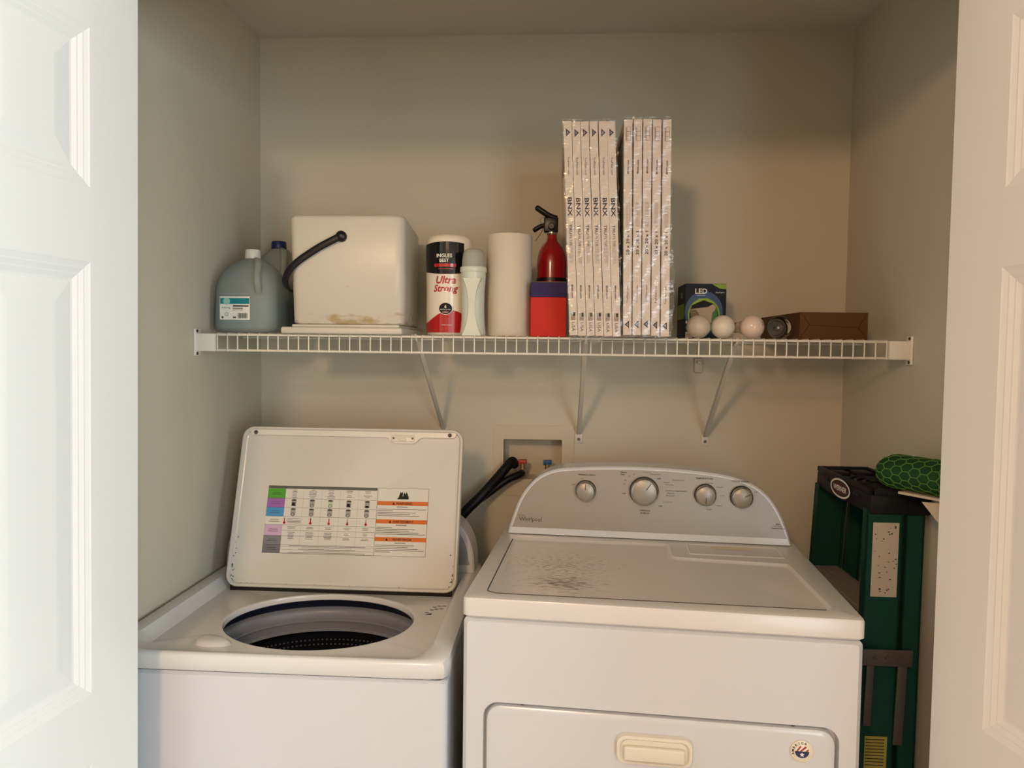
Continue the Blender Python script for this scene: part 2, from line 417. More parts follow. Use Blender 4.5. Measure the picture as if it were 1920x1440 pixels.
# ------------------------------------------------------------------ paper towels
tp = thing('wrapped_paper_towel', 'wrapped paper towel roll with black band and red Ultra Strong lettering', 'paper towel', (.618, -.296, TOP))
film = mat('towel_wrap_film', '#e8decb', .28, coat=.4, bump=.25, bscale=30)
def tp_r(z): return .0565 + .0040 * (z / .25) + .0006 * math.sin(z * 40)
b = new(); lathe(b, [(.045, 0), (.054, .004), (.0565, .012)] + [(tp_r(z), z) for z in (.03, .06, .1, .14, .18, .21, .232)] + [(.0585, .243), (.053, .252), (.040, .256), (.01, .253)], seg=48)
obj('towel_roll', b, film, tp, smooth=60)
def wrapmap(u, v, L):
    r = tp_r(v) + .0006 + L * 1.5; a = -math.pi/2 + u / .06; return (r*math.cos(a), r*math.sin(a), v)
P = Print(wrapmap)
blk = mat('black_film', '#0b0a0c', .12, coat=.2); redf = mat('red_film', '#b3191b', .2, coat=.5)
N = 24
for i in range(N):
    a = -.095 + .19*i/N; c = -.095 + .19*(i+1)/N
    bot = lambda u: .158 + 0*u - .004*math.cos(u/.03)
    if a > -.075 and c < .05:
        for q in range(4):
            f = lambda u, t: bot(u) + (.232 + .003*math.cos(u/.03) - bot(u)) * t
            P.poly([(a, f(a, q/4)), (c, f(c, q/4)), (c, f(c, (q+1)/4)), (a, f(a, (q+1)/4))], blk)
    rt = lambda u: .048 + .016 * math.sin((u + .030) / .028)
    P.poly([(a, .008), (c, .008), (c, rt(c)), (a, rt(a))], redf)
P.text('INGLES', -.004, .200, .0125, whitep, bold=True); P.text('BEST', -.004, .188, .0115, whitep, bold=True)
P.rect(-.031, .026, .172, .180, redf, 2, 8); P.rect(-.020, .018, .1665, .1680, redf, 2, 4)
P.text('Ultra', -.001, .140, .026, redf, 2, shear=.25, bold=True); P.text('Strong', -.002, .119, .024, redf, 2, shear=.25, bold=True)
P.disc(.000, .068, .0185, whitep, 2, ry=.0155); P.disc(.000, .068, .0170, blackm, 3, ry=.0142); P.text('6', .000, .073, .011, whitep, 4, bold=True); P.text('REGULAR', 0, .0655, .005, whitep, 4, width=.026); P.rect(-.008, .008, .0585, .0595, whitep, 4); P.text('PAPER TOWELS', .004, .027, .0045, whitep, 3, width=.028)
P.done('wrapper_print', tp)

def emboss():
    m = mat('embossed_paper', '#d3cab9', .9, spec=.1); n = m.node_tree; b = n.nodes['Principled BSDF']
    tc = n.nodes.new('ShaderNodeTexCoord'); v = n.nodes.new('ShaderNodeTexVoronoi'); v.inputs['Scale'].default_value = 190
    bp = n.nodes.new('ShaderNodeBump'); bp.inputs['Strength'].default_value = .35; bp.inputs['Distance'].default_value = .001
    n.links.new(tc.outputs['Object'], v.inputs['Vector']); n.links.new(v.outputs['Distance'], bp.inputs['Height']); n.links.new(bp.outputs['Normal'], b.inputs['Normal']); return m
rl = thing('paper_towel_roll', 'bare cream paper towel roll standing left of the fire extinguisher', 'paper towel', (.7735, -.302, TOP))
b = new(); lathe(b, [(.020, .002), (.0565, .001), (.0582, .004), (.0582, .253), (.0565, .2565), (.0215, .2565), (.0205, .25), (.0205, .004)], seg=56); obj('towel', b, emboss(), rl, smooth=40)
b = new(); lathe(b, [(.0200, .001), (.0200, .2568), (.0185, .2568), (.0185, .001)], seg=30); obj('core_tube', b, mat('core_card', '#9c7c55', .9), rl, smooth=40)

# ------------------------------------------------------------------ pale bottle with clear dome
sb = thing('dispenser_bottle', 'pale green-white waisted bottle with frosted dome cap before the printed towel roll', 'bottle', (.6895, -.372, TOP))
pale = mat('pale_mint_plastic', '#ccd3c6', .3, coat=.2); frost = mat('frosted_cap', '#b9b8ae', .25, trans=.25, ior=1.15)
b = new(); lathe(b, [(.030, 0), (.0315, .003), (.0315, .010), (.0300, .020), (.0284, .040), (.0278, .075), (.0282, .105), (.0295, .128), (.0305, .140), (.0305, .158)], seg=40); obj('bottle_body', b, pale, sb, smooth=50)
b = new()
for s, (a, c) in enumerate(((0, .012), (.012, .03), (.03, .055), (.055, .085), (.085, .11), (.11, .125), (.125, .14))):
    w = lambda z: .0095 + .020 * (abs(z - .072) / .072) ** 2.2
    yf = lambda z: -(.0300 + .0015*abs(z-.07)/.07)
    l0 = [b.verts.new(p) for p in ((-w(a), -.006, a), (-w(a)*.8, yf(a), a), (w(a)*.8, yf(a), a), (w(a), -.006, a))]
    l1 = [b.verts.new(p) for p in ((-w(c), -.006, c), (-w(c)*.8, yf(c), c), (w(c)*.8, yf(c), c), (w(c), -.006, c))]
    bridge(b, l0, l1)
    if s == 0: b.faces.new(l0)
    if s == 6: b.faces.new(l1)
bmesh.ops.remove_doubles(b, verts=b.verts, dist=1e-5)
obj('waisted_grip', b, pale, sb, smooth=60)
b = new(); lathe(b, [(.0318, .156), (.0330, .158), (.0330, .1665), (.0315, .169), (.03, .169)], seg=40); obj('collar', b, pale, sb, smooth=40)
b = new(); lathe(b, [(.0285, .168), (.0280, .185), (.0262, .200), (.0235, .2085), (.0180, .2125), (.0001, .214)], seg=40); obj('dome_cap', b, frost, sb, smooth=60)

# ------------------------------------------------------------------ fire extinguisher and red carton
fx = thing('fire_extinguisher', 'red fire extinguisher with black levers behind the red and blue carton', 'fire extinguisher', (.881, -.220, TOP))
redm = mat('extinguisher_red', '#9c0f10', .22, coat=.5)
b = new(); lathe(b, [(.036, 0), (.0395, .004), (.0400, .012), (.0400, .192), (.0388, .210), (.0350, .226), (.0290, .239), (.0215, .248), (.0150, .255), (.0128, .264), (.0125, .272), (.0115, .274)], seg=44); obj('cylinder_body', b, redm, fx, smooth=50)
b = new(); lathe(b, [(.0405, .148), (.0411, .1485), (.0411, .1565), (.0405, .157)], seg=44); obj('band', b, dark, fx, smooth=40)
b = new(); lathe(b, [(.0135, .271), (.0150, .273), (.0150, .278), (.011, .280)], seg=24); obj('neck_ring', b, chrome, fx, smooth=40)
b = new(); box(b, -.022, .016, -.012, .012, .278, .318, .004, 3); lathe(b, [(.009, -.004), (.009, -.018), (.007, -.020)], seg=20, axis='y', c=(-.002, -.004, .292)); obj('valve', b, dark, fx, smooth=40)
b = new(); tube(b, catmull([(.012, 0, .315), (-.008, -.002, .322), (-.026, -.003, .333), (-.044, -.003, .345)], 4), [.0080]*9 + [.0078]*3 + [.0050], 10, flat=1.5); obj('lever', b, dark, fx, smooth=60)
b = new(); tube(b, catmull([(.006, 0, .305), (-.015, -.002, .299), (-.033, -.003, .293), (-.050, -.003, .282)], 4), [.0066]*9 + [.0066]*3 + [.0042], 10, flat=1.5); obj('carry_handle', b, dark, fx, smooth=60)
b = new(); tube(b, [(-.022 + .009*math.cos(a), -.010, .308 + .009*math.sin(a)) for a in [k*2*math.pi/20 for k in range(21)]], .0009, 6, caps=False); obj('pin_ring', b, screw_m, fx, smooth=60)
b = new(); tube(b, catmull([(-.018, -.010, .298), (-.030, -.013, .274), (-.044, -.012, .254)], 4), .0009, 6); obj('pin_tether', b, mat('brown_strap', '#7a5a35', .6), fx, smooth=60)
eb = thing('sponge_carton', 'red carton with dark blue top band wedged against the left filter pack', 'box', (.832, -.372, TOP))
cm = mat('red_card', '#c4200f', .5); cb = mat('navy_card', '#22134f', .5)
b = new(); box(b, 0, .088, 0, .100, 0, .097, .0012); obj('carton', b, cm, eb)
b = new(); box(b, .0002, .0878, .0002, .0998, .097, .133, .0008); obj('top_band', b, cb, eb, label='dark blue upper band')
b = new(); box(b, .001, .087, .001, .099, .133, .1355); obj('top_flap', b, dark, eb)

# ------------------------------------------------------------------ air filters
card = mat('filter_card', '#d4c8bd', .55, vary=.02, bscale=40); media = mat('filter_media', '#cfcbc2', .95)
inkd = mat('filter_ink', '#0c0a12', .7); inkg = mat('filter_gray_ink', '#5f5751', .7)
FW, FD, FH = .0184, .478, .487
def make_filter(kind):
    t = thing('air_filter', 'x', 'air filter')
    b = new(); k = .022
    for a in ((0, FW, 0, FD, 0, k), (0, FW, 0, FD, FH-k, FH), (0, FW, 0, k, k, FH-k), (0, FW, FD-k, FD, k, FH-k)): box(b, *a)
    obj('card_frame', b, card, t)
    b = new(); N = 36; A = []; B = []
    for i in range(N+1):
        y = k + (FD-2*k)*i/N; x = .004 if i % 2 else FW-.004
        A.append(b.verts.new((x, y, k))); B.append(b.verts.new((x, y, FH-k)))
    for i in range(N): b.faces.new((A[i], A[i+1], B[i+1], B[i]))
    obj('pleated_media', b, media, t, fix=False)
    fnp = lambda u, v, L: (u, -.0002 - L, v)
    P = Print(fnp); c = FW/2
    H = FH
    if kind == 1:
        z = lambda px: H * (1 - (px - 226) / 402)
        d = z(247); P.poly([(c+.006, d), (c-.004, d+.009), (c-.004, d-.009)], inkd, 1); P.poly([(c+.0025, d), (c-.002, d+.0045), (c-.002, d-.0045)], mat('blue_gray_ink', '#7d7f92', .5), 2)
        P.done('diamond_mark', t); P = Print(fnp)
        P.text('TruFilter.com', c, z(309), .0068, inkd, rot=-90, width=.040)
        P.done('web_lettering', t); P = Print(fnp)
        P.text('BNX', c, z(386), .0135, inkd, rot=-90, bold=True, width=.043)
        P.text('TRU', c, z(428), .0085, inkd, rot=-90, width=.022, bold=True); P.text('FILTER', c, z(449), .0085, inkg, rot=-90, width=.024)
        for q in (-.003, 0, .003): P.text('AIR FILTER MERV 13 ELECTROSTATIC', c+q, z(474), .0022, inkg, rot=-90, width=.042)
        P.done('maker_lettering', t); P = Print(fnp)
        P.text('BNX.com', c, z(545), .0058, inkd, rot=-90, width=.030, bold=True)
        P.done('web_lettering', t); P = Print(fnp)
        zz = z(592); P.rect(c-.005, c+.005, zz-.009, zz+.009, lgray, 1); P.rect(c, c+.005, zz, zz+.009, inkd, 2)
        for q in range(4): P.rect(c-.0045+q*.0025, c-.0035+q*.0025, zz-.009, zz-.001, mat('flag_red', '#8a5c58', .6), 2)
        P.text('USA', c, z(612), .0095, inkd, rot=-90, width=.021)
    else:
        z = lambda px: H * (1 - (px - 221) / 408)
        zz = z(248)
        P.rect(c-.0055, c+.0055, zz-.016, zz+.016, inkg, 1); P.rect(c-.0049, c+.0049, zz-.0154, zz+.0154, card, 2)
        for q in (-.0052, .0052): P.rect(c-.005, c+.005, zz+q-.0004, zz+q+.0004, inkg, 3)
        P.rect(c-.003, c-.0024, zz-.015, zz+.015, inkg, 3); P.rect(c-.0047, c-.0034, zz-.014, zz+.014, lgray, 3)
        P.done('size_table', t); P = Print(fnp)
        P.text('BNX.com', c, z(310), .0060, inkd, rot=90, width=.031, bold=True)
        P.done('web_lettering', t); P = Print(fnp)
        for q in (-.003, 0, .003): P.text('ELECTROSTATIC PLEATED AIR FILTER', c+q, z(400), .0022, inkg, rot=90, width=.055)
        P.text('20 x 20 x 1', c, z(454), .0095, inkd, rot=90, width=.053, bold=True)
        P.done('size_lettering', t); P = Print(fnp)
        P.text('TruFilter.com', c, z(551), .0068, inkd, rot=90, width=.040)
        P.done('web_lettering', t); P = Print(fnp)
        d = z(609); P.poly([(c-.006, d), (c+.004, d-.009), (c+.004, d+.009)], inkd, 1); P.poly([(c-.0025, d), (c+.002, d-.0045), (c+.002, d+.0045)], mat('blue_gray_ink'), 2)
    P.done('country_mark' if kind == 1 else 'diamond_mark', t)
    return t
def copy_thing(root):
    r = root.copy(); C.objects.link(r)
    for ch in list(root.children):
        c = ch.copy(); C.objects.link(c); c.parent = r
    return r
f1 = make_filter(1); f2 = make_filter(2)
ords = ['leftmost', 'second from left', 'third from left', 'third from right', 'second from right', 'rightmost']
dz = [.001, 0, 0, 0, -.0, -.0]
for i in range(6):
    t = f1 if i == 0 else copy_thing(f1)
    t.location = (.9275 + .0197*i, -.4865 + (0, .001, 0, -.001, -.004, -.003)[i], TOP + (.002, .001, .001, .001, 0, 0)[i]); t.rotation_euler = (0, -math.atan((.022, .0222, .0225, .022, .021, .022)[i] / .487), 0)
    tag(t, 'white filter edge lettered USA at its bottom, %s in left pack' % ords[i], 'air filter', 'wrapped air filters, left pack')
ords = ['leftmost', 'second from left', 'middle one', 'second from right', 'rightmost']
for i in range(5):
    t = f2 if i == 0 else copy_thing(f2)
    t.location = (1.0500 + .0212*i, -.4885 - (0, .001, .0, .002, .006)[i], TOP + (.004, .004, .005, .003, .001)[i]); t.rotation_euler = (0, -math.atan((.007, .006, .006, .006, .005)[i] / .487), 0)
    tag(t, 'white filter edge marked 20 x 20 x 1, %s in right pack' % ords[i], 'air filter', 'wrapped air filters, right pack')

def film_mat():
    m = bpy.data.materials.new('clear_wrap_film'); m.use_nodes = True; n = m.node_tree; n.nodes.clear()
    o = n.nodes.new('ShaderNodeOutputMaterial'); tr = n.nodes.new('ShaderNodeBsdfTransparent'); gl = n.nodes.new('ShaderNodeBsdfGlossy'); gl.inputs['Roughness'].default_value = .10
    tr.inputs[0].default_value = (.97, .965, .95, 1)
    mx = n.nodes.new('ShaderNodeMixShader'); tc = n.nodes.new('ShaderNodeTexCoord'); mp = n.nodes.new('ShaderNodeMapping'); mp.inputs['Rotation'].default_value = (0, .35, 0); mp.inputs['Scale'].default_value = (22, 20, 120)
    nz = n.nodes.new('ShaderNodeTexNoise'); nz.inputs['Scale'].default_value = 1.5; nz.inputs['Detail'].default_value = 3; nz.inputs['Distortion'].default_value = .6
    bp = n.nodes.new('ShaderNodeBump'); bp.inputs['Strength'].default_value = 1; bp.inputs['Distance'].default_value = .0022
    n.links.new(tc.outputs['Object'], mp.inputs[0]); n.links.new(mp.outputs[0], nz.inputs[0]); n.links.new(nz.outputs['Fac'], bp.inputs['Height']); n.links.new(bp.outputs[0], gl.inputs['Normal'])
    mx.inputs[0].default_value = .075
    n.links.new(tr.outputs[0], mx.inputs[1]); n.links.new(gl.outputs[0], mx.inputs[2]); n.links.new(mx.outputs[0], o.inputs[0]); return m
fm = film_mat()
def wrap(x0, x1, xt, y0, z0, z1, bulge, seed, label):
    rnd = random.Random(seed); b = new()
    nx, nz = 14, 44; ol = []
    per = [(u/nx, 0) for u in range(nx)] + [(1, v/20) for v in range(20)] + [(1-u/nx, 1) for u in range(nx)] + [(0, 1-v/20) for v in range(20)]
    ph = [rnd.uniform(0, 6) for _ in range(6)]; rings = []
    for k in range(nz+1):
        f = k/nz; z = z0 + (z1-z0)*f; ring = []
        for u, v in per:
            sh = xt * f
            x = x0 + (x1-x0)*u + sh; y = y0 + (-.004 - y0)*v
            w = .0012*math.sin(z*170 + x*260 + ph[0]) + .0010*math.sin(z*95 - x*210 + ph[1]) + .0007*math.sin(z*310 + y*90 + ph[2])
            if v == 0: y -= .0025 + w
            if u == 1: x += .002 + bulge * max(0, 1 - f*1.6) * math.sin(math.pi*min(1, f*1.6)) * (1 - v*.6) + w
            if u == 0: x -= .001
            ring.append(b.verts.new((x, y, z)))
        rings.append(ring)
    for a, c in zip(rings, rings[1:]): bridge(b, a, c)
    b.faces.new(rings[-1])
    o = obj('plastic_wrap', b, fm, smooth=70); return tag(o, label, 'plastic wrap')
wrap(.9265, 1.0475, -.0235, -.4905, TOP - .001, TOP + .4915, .0, 3, 'clear crinkled plastic wrap around the left pack of six filters')
wrap(1.0495, 1.1545, -.0075, -.4960, TOP - .001, TOP + .4945, .013, 5, 'clear shiny plastic wrap around the right pack of five filters')
def scrap(cx, cy, cz, w, h, seed, label):
    rnd = random.Random(seed); b = new(); N = 12; G = [[b.verts.new((cx + w*(i/N-.5)*(1 - .4*(j/N)) + rnd.uniform(-.001, .001), cy - .004*math.sin(i*1.3+seed) - .003*rnd.random(), cz - h*(j/N) * (.6+.4*math.sin(math.pi*i/N)) )) for i in range(N+1)] for j in range(N+1)]
    for j in range(N):
        for i in range(N): b.faces.new((G[j][i], G[j][i+1], G[j+1][i+1], G[j+1][i]))
    o = obj('loose_wrap_end', b, fm, smooth=80); tag(o, label, 'plastic wrap')
scrap(.975, -.487, TOP, .10, .020, 2, 'loose end of clear wrap drooping under the left filter pack')
scrap(1.125, -.492, TOP, .030, .024, 8, 'crumpled shiny end of clear wrap hanging below the right filter pack')

# ------------------------------------------------------------------ bulb carton, bulbs, cardboard box
lb = thing('light_bulb_carton', 'dark blue LED light bulb carton with a green ring print', 'box', (1.236, -.205, TOP))
b = new(); box(b, 0, .108, 0, .12, 0, .1475, .0008); obj('carton', b, mat('midnight_card', '#070c18', .5), lb)
P = Print(lambda u, v, L: (u, -.0002 - L, v))
gr = mat('lime_print', '#8fae3c', .45); gd = mat('leaf_print', '#3f7a34', .45); tan_ = mat('lamp_print', '#b3a08c', .5); navy = mat('navy_print', '#1c3a66', .4)
P.disc(.050, .072, .050, navy, 1, ry=.056); P.disc(.050, .065, .042, gr, 2, ry=.044); P.disc(.050, .065, .038, blackm, 3, ry=.040); P.poly([(.060, .03), (.085, .045), (.086, .080), (.078, .088), (.066, .07)], gd, 4)
P.poly([(.014, .085), (.018, .090), (.050, .1035), (.078, .094), (.060, .1095), (.035, .1080)], gr, 4)
P.poly([(.013, .080), (.060, .086), (.074, .094), (.081, .087), (.079, .078), (.072, .070), (.070, .045), (.035, .030), (.018, .050)], tan_, 5)
P.poly([(.013, .080), (.030, .078), (.046, .055), (.035, .045), (.018, .050)], mat('lamp_shadow_print', '#7d6650', .5), 6)
P.text('LED', .042, .128, .019, whitep, 3, bold=True); P.rect(.031, .053, .1165, .1172, whitep, 3); P.poly([(.070, .1465), (.1075, .1465), (.1075, .133), (.09, .135)], gr, 3); P.text('daylight', .091, .125, .005, whitep, 3, width=.024)
P.rect(.003, .022, .004, .020, tan_, 3); P.rect(.003, .022, .021, .029, mat('plum_print', '#3c2430', .5), 3); P.text('65', .008, .046, .012, whitep, 3); P.rect(.003, .022, .0305, .0315, whitep, 3); P.rect(.0055, .02, .008, .009, blackm, 4); P.rect(.0055, .02, .012, .013, blackm, 4)
P.done('front_print', lb)
P = Print(lambda u, v, L: (-.0002 - L, u, v)); P.rect(.005, .115, .055, .095, gr); P.text('LED', .05, .12, .02, whitep, 2); P.done('side_print', lb)
glass_w = mat('frosted_bulb', '#d8cdbd', .3, sss=0); glass_p = mat('soft_pink_bulb', '#ddc4b8', .18, coat=.3)
glass_c = mat('clear_bulb_glass', '#ffffff', .03, trans=1, ior=1.08, spec=.8)
brass = mat('screw_base_metal', '#a9a08e', .3, metal=.9)
def bulb(x, y, r, gm, label, rz, length=.105, collar=True, bm_=None):
    t = thing('light_bulb', label, 'light bulb', (x, y, TOP + r), rz, 'loose light bulbs beside the LED carton')
    L = length; b = new(); pr = [(.0001, -r)]
    for k in range(1, 13):
        a = math.pi * .62 * k / 12; pr.append((r*math.sin(a), -r*math.cos(a)))
    pr += [(r*.74, r*.66), (r*.58, r*1.15), (.0145, L - r - .030)]
    lathe(b, pr, seg=36, axis='y'); obj('globe', b, gm, t, smooth=60)
    if collar:
        b = new(); lathe(b, [(r*.62, r*1.02), (.0155, L - r - .029), (.013, L-r-.026)], seg=30, axis='y'); obj('housing', b, plastic_w, t, smooth=50)
    b = new(); y0 = L - r - .028; lathe(b, [(.0132, y0)] + [(.0125 + .0009*(k % 2), y0 + .002 + k*.0018) for k in range(10)] + [(.009, y0+.022), (.004, y0+.026)], seg=24, axis='y'); obj('screw_base', b, bm_ or brass, t, smooth=60)
    return t
bulb(1.2435, -.365, .0285, mat('dim_frosted_bulb', '#c3b4a2', .35), 'frosted white light bulb in front of the LED carton, smaller neighbour left', .1)
bulb(1.3020, -.365, .0285, glass_w, 'plain frosted white light bulb standing clear just right of the LED carton', -.05)
t = bulb(1.3720, -.365, .0290, glass_p, 'pinkish round bulb with dark print on its glass', .45, collar=False)
P = Print(lambda u, v, L: tuple((Vector((math.sin(u), -math.cos(u)*math.cos(v), math.sin(v))) ).normalized() * (.0290 + .0003 + L)))
for q in range(3): P.text(('60W', 'SOFT', '120V')[q], .30, .50 - q*.17, .15, grayp, 1)
P.done('print', t)
t = bulb(1.4380, -.365, .0285, glass_c, 'clear glass light bulb in front of the cardboard box', -.15, collar=False, bm_=mat('dull_base_metal', '#4f473d', .6, metal=.3))
b = new(); tube(b, [(0, .045, 0), (0, .02, 0)], [.006, .003], 10); tube(b, catmull([(-.009, .004, 0), (-.004, -.002, .003), (0, 0, 0), (.004, -.002, .003), (.009, .004, 0)], 4), .0006, 6); tube(b, [(-.002, .02, 0), (-.009, .004, 0)], .0005, 5); tube(b, [(.002, .02, 0), (.009, .004, 0)], .0005, 5)
obj('filament', b, steel, t, smooth=60)
kraft = mat('kraft_card', '#573a1c', .7, vary=.06, bscale=50); crease = mat('kraft_crease', '#3a200d', .8)
cbx = thing('cardboard_box', 'low brown cardboard box at the right end of the shelf', 'box', (1.486, -.362, TOP), math.radians(1.0))
b = new(); box(b, 0, .163, 0, .325, 0, .0665, .0012); obj('carton', b, kraft, cbx)
b = new()
for p, q in (((.002, .0645), (.024, .037)), ((.002, .003), (.024, .037)), ((.161, .003), (.140, .030)), ((.161, .0645), (.140, .030))): tube(b, [(p[0], -.0003, p[1]), (q[0], -.0003, q[1])], .0006, 5)
tube(b, [(.026, -.0003, .0355), (.139, -.0003, .030)], .0004, 5)
obj('fold_creases', b, crease, cbx)

# ------------------------------------------------------------------ outlet box and hoses
ob = thing('washer_outlet_box', 'white recessed laundry outlet box in the wall between the machines', 'outlet box', (0, 0, 0))
pm = mat('outlet_plastic', '#c9bfaa', .45)
b = new(); o1 = rrect(.711, .953, .978, 1.190, .004, 2); i1 = rrect(.7425, .9175, 1.0285, 1.1485, .003, 2)
fn = lambda y: (lambda x, z: (x, y, z))
A = loop(b, o1, fn(-.0002)); B_ = loop(b, o1, fn(-.0030)); Cc = loop(b, i1, fn(-.0030)); Dd = loop(b, i1, fn(.085))
bridge(b, A, B_); fill(b, B_, Cc); bridge(b, Cc, Dd); b.faces.new(Dd)
obj('box_frame', b, pm, ob)
for x, nm, col, lab in ((.800, 'red_valve_paint', '#b2382c', 'red hot valve handle'), (.875, 'blue_valve_paint', '#2f5d96', 'blue cold valve handle')):
    b = new(); box(b, x-.013, x+.013, .006, .030, 1.072, 1.084, .002); box(b, x-.013, x-.006, .004, .010, 1.070, 1.086, .001); h = obj('valve_handle', b, mat(nm, col, .4), ob, smooth=40, label=lab)
    b = new(); tube(b, [(x, .018, 1.031), (x, .018, 1.072)], .008, 14); tube(b, [(x, .018, 1.048), (x, -.012, 1.048)], .009, 14); obj('valve_body', b, mat('valve_brass', '#b7a277', .3, metal=.8), ob, smooth=50)
rub = mat('hose_rubber', '#0d0d0f', .45)
def hose(pts, r, label, nm='hose'):
    b = new(); tube(b, catmull(pts, 8), r, 14); o = obj(nm, b, rub, smooth=60); return tag(o, label, 'hose')
hose([(.800, -.012, 1.048), (.790, -.032, 1.045), (.755, -.045, 1.030), (.700, -.055, .990), (.640, -.065, .945), (.600, -.07, .90), (.580, -.07, .80), (.58, -.08, .60)], .0105, 'thin black fill hose running from the red valve down behind the washer', 'fill_hose')
hose([(.775, .010, 1.070), (.770, -.012, 1.082), (.755, -.030, 1.068), (.735, -.045, 1.045), (.690, -.080, .995), (.640, -.096, .945), (.590, -.095, .88), (.55, -.09, .75)], .0145, 'thick black drain hose leaving the outlet box towards the washer', 'drain_hose')

# ------------------------------------------------------------------ console shell shared by washer and dryer
panel_m = mat('console_silver', '#958f88', .34, metal=.35, vary=.02, bscale=20)
def console(parent, outline, z0, y0, y1, lean, band, edge, white, panelm):
    ol = [(p.x, p.y) for p in catmull([(x, z, 0) for x, z in outline], 4)]
    Y = lambda z, y: y + (z - z0) * lean
    b = new(); cx = sum(p[0] for p in ol)/len(ol)
    def inset(d, lo):
        out = []
        n = len(ol)
        for i, (x, z) in enumerate(ol):
            a = ol[max(i-1, 0)]; c = ol[min(i+1, n-1)]; tx, tz = c[0]-a[0], c[1]-a[1]; L = math.hypot(tx, tz); nx, nz = tz/L, -tx/L
            out.append((x + nx*d, max(z + nz*d, lo)))
        return out
    fr = inset(.004, z0)
    A = [b.verts.new((x, Y(z, y0), z)) for x, z in fr]; B = [b.verts.new((x, Y(z, y0+.004), z)) for x, z in ol]; D = [b.verts.new((x, y1, z)) for x, z in ol]
    bridge(b, A, B, True); bridge(b, B, D, True); b.faces.new(A); b.faces.new(D)
    obj('console_housing', b, white, parent, smooth=35)
    b = new(); pn = inset(edge, z0 + band); pn = [p for p in pn if p[1] > z0 + band + .0005]
    pn = [(pn[0][0]-.004, z0+band)] + pn + [(pn[-1][0]+.004, z0+band)]
    A = [b.verts.new((x, Y(z, y0)-.0012, z)) for x, z in pn]; B = [b.verts.new((x, Y(z, y0)+.001, z)) for x, z in pn]
    b.faces.new(A); bridge(b, A, B)
    obj('control_panel', b, panelm, parent)
    return Y

# ------------------------------------------------------------------ dryer
DH = .9389
dr = thing('dryer', 'white front-loading dryer with silver dial console, right machine', 'dryer', (.7251, -.8045, 0), math.radians(-4.2835))
DW = .737
b = new(); zc = DH - .0425
o1 = rrect(0, DW, .03, zc, .010, 4); hole = rrect(.041, .700, .20, .734, .030, 6)
A = loop(b, o1, lambda x, z: (x, .012, z)); o2 = rrect(.008, DW-.008, .036, zc-.006, .008, 4); B_ = loop(b, o2, lambda x, z: (x, .004, z))
Bk = loop(b, o1, lambda x, z: (x, .66, z)); Hh = loop(b, hole, lambda x, z: (x, .004, z)); Hi = loop(b, rrect(.043, .698, .202, .732, .029, 6), lambda x, z: (x, .022, z))
bridge(b, A, B_); bridge(b, A, Bk); b.faces.new(Bk); fill(b, B_, Hh); bridge(b, Hh, Hi); b.faces.new(Hi)
obj('cabinet', b, enamel, dr, smooth=35)
b = new(); prev = None
for ins, y in ((.006, .021), (.006, .011), (.0075, .0055), (.012, .0025), (.016, .002)):
    l = loop(b, rrect(.041+ins, .700-ins, .20+ins, .734-ins, .028, 6), lambda x, z: (x, y, z))
    if prev: bridge(b, prev, l)
    prev = l
b.faces.new(prev)
ddoor = obj('dryer_door', b, enamel, dr, smooth=40)
cream = mat('cream_plastic', '#ddd7c8', .3)
b = new(); prev = None
for ins, y in ((0, .0015), (.002, -.008), (.007, -.009), (.011, -.004), (.014, -.004)):
    l = loop(b, rrect(.297+ins, .440-ins, .640+ins*.6, .6965-ins, .018 - ins*.4, 6), lambda x, z: (x, y, z))
    if prev: bridge(b, prev, l)
    prev = l
b.faces.new(prev); box(b, .312, .425, -.013, -.003, .648, .676, .004, 3)
obj('pull_handle', b, cream, dr, smooth=40)
for x, z in ((.117, .7305), (.620, .7305)):
    b = new(); lathe(b, [(.0001, .010), (.0035, .011), (.004, .014)], seg=14, axis='y', c=(x, 0, z)); obj('screw', b, screw_m, dr, smooth=40)
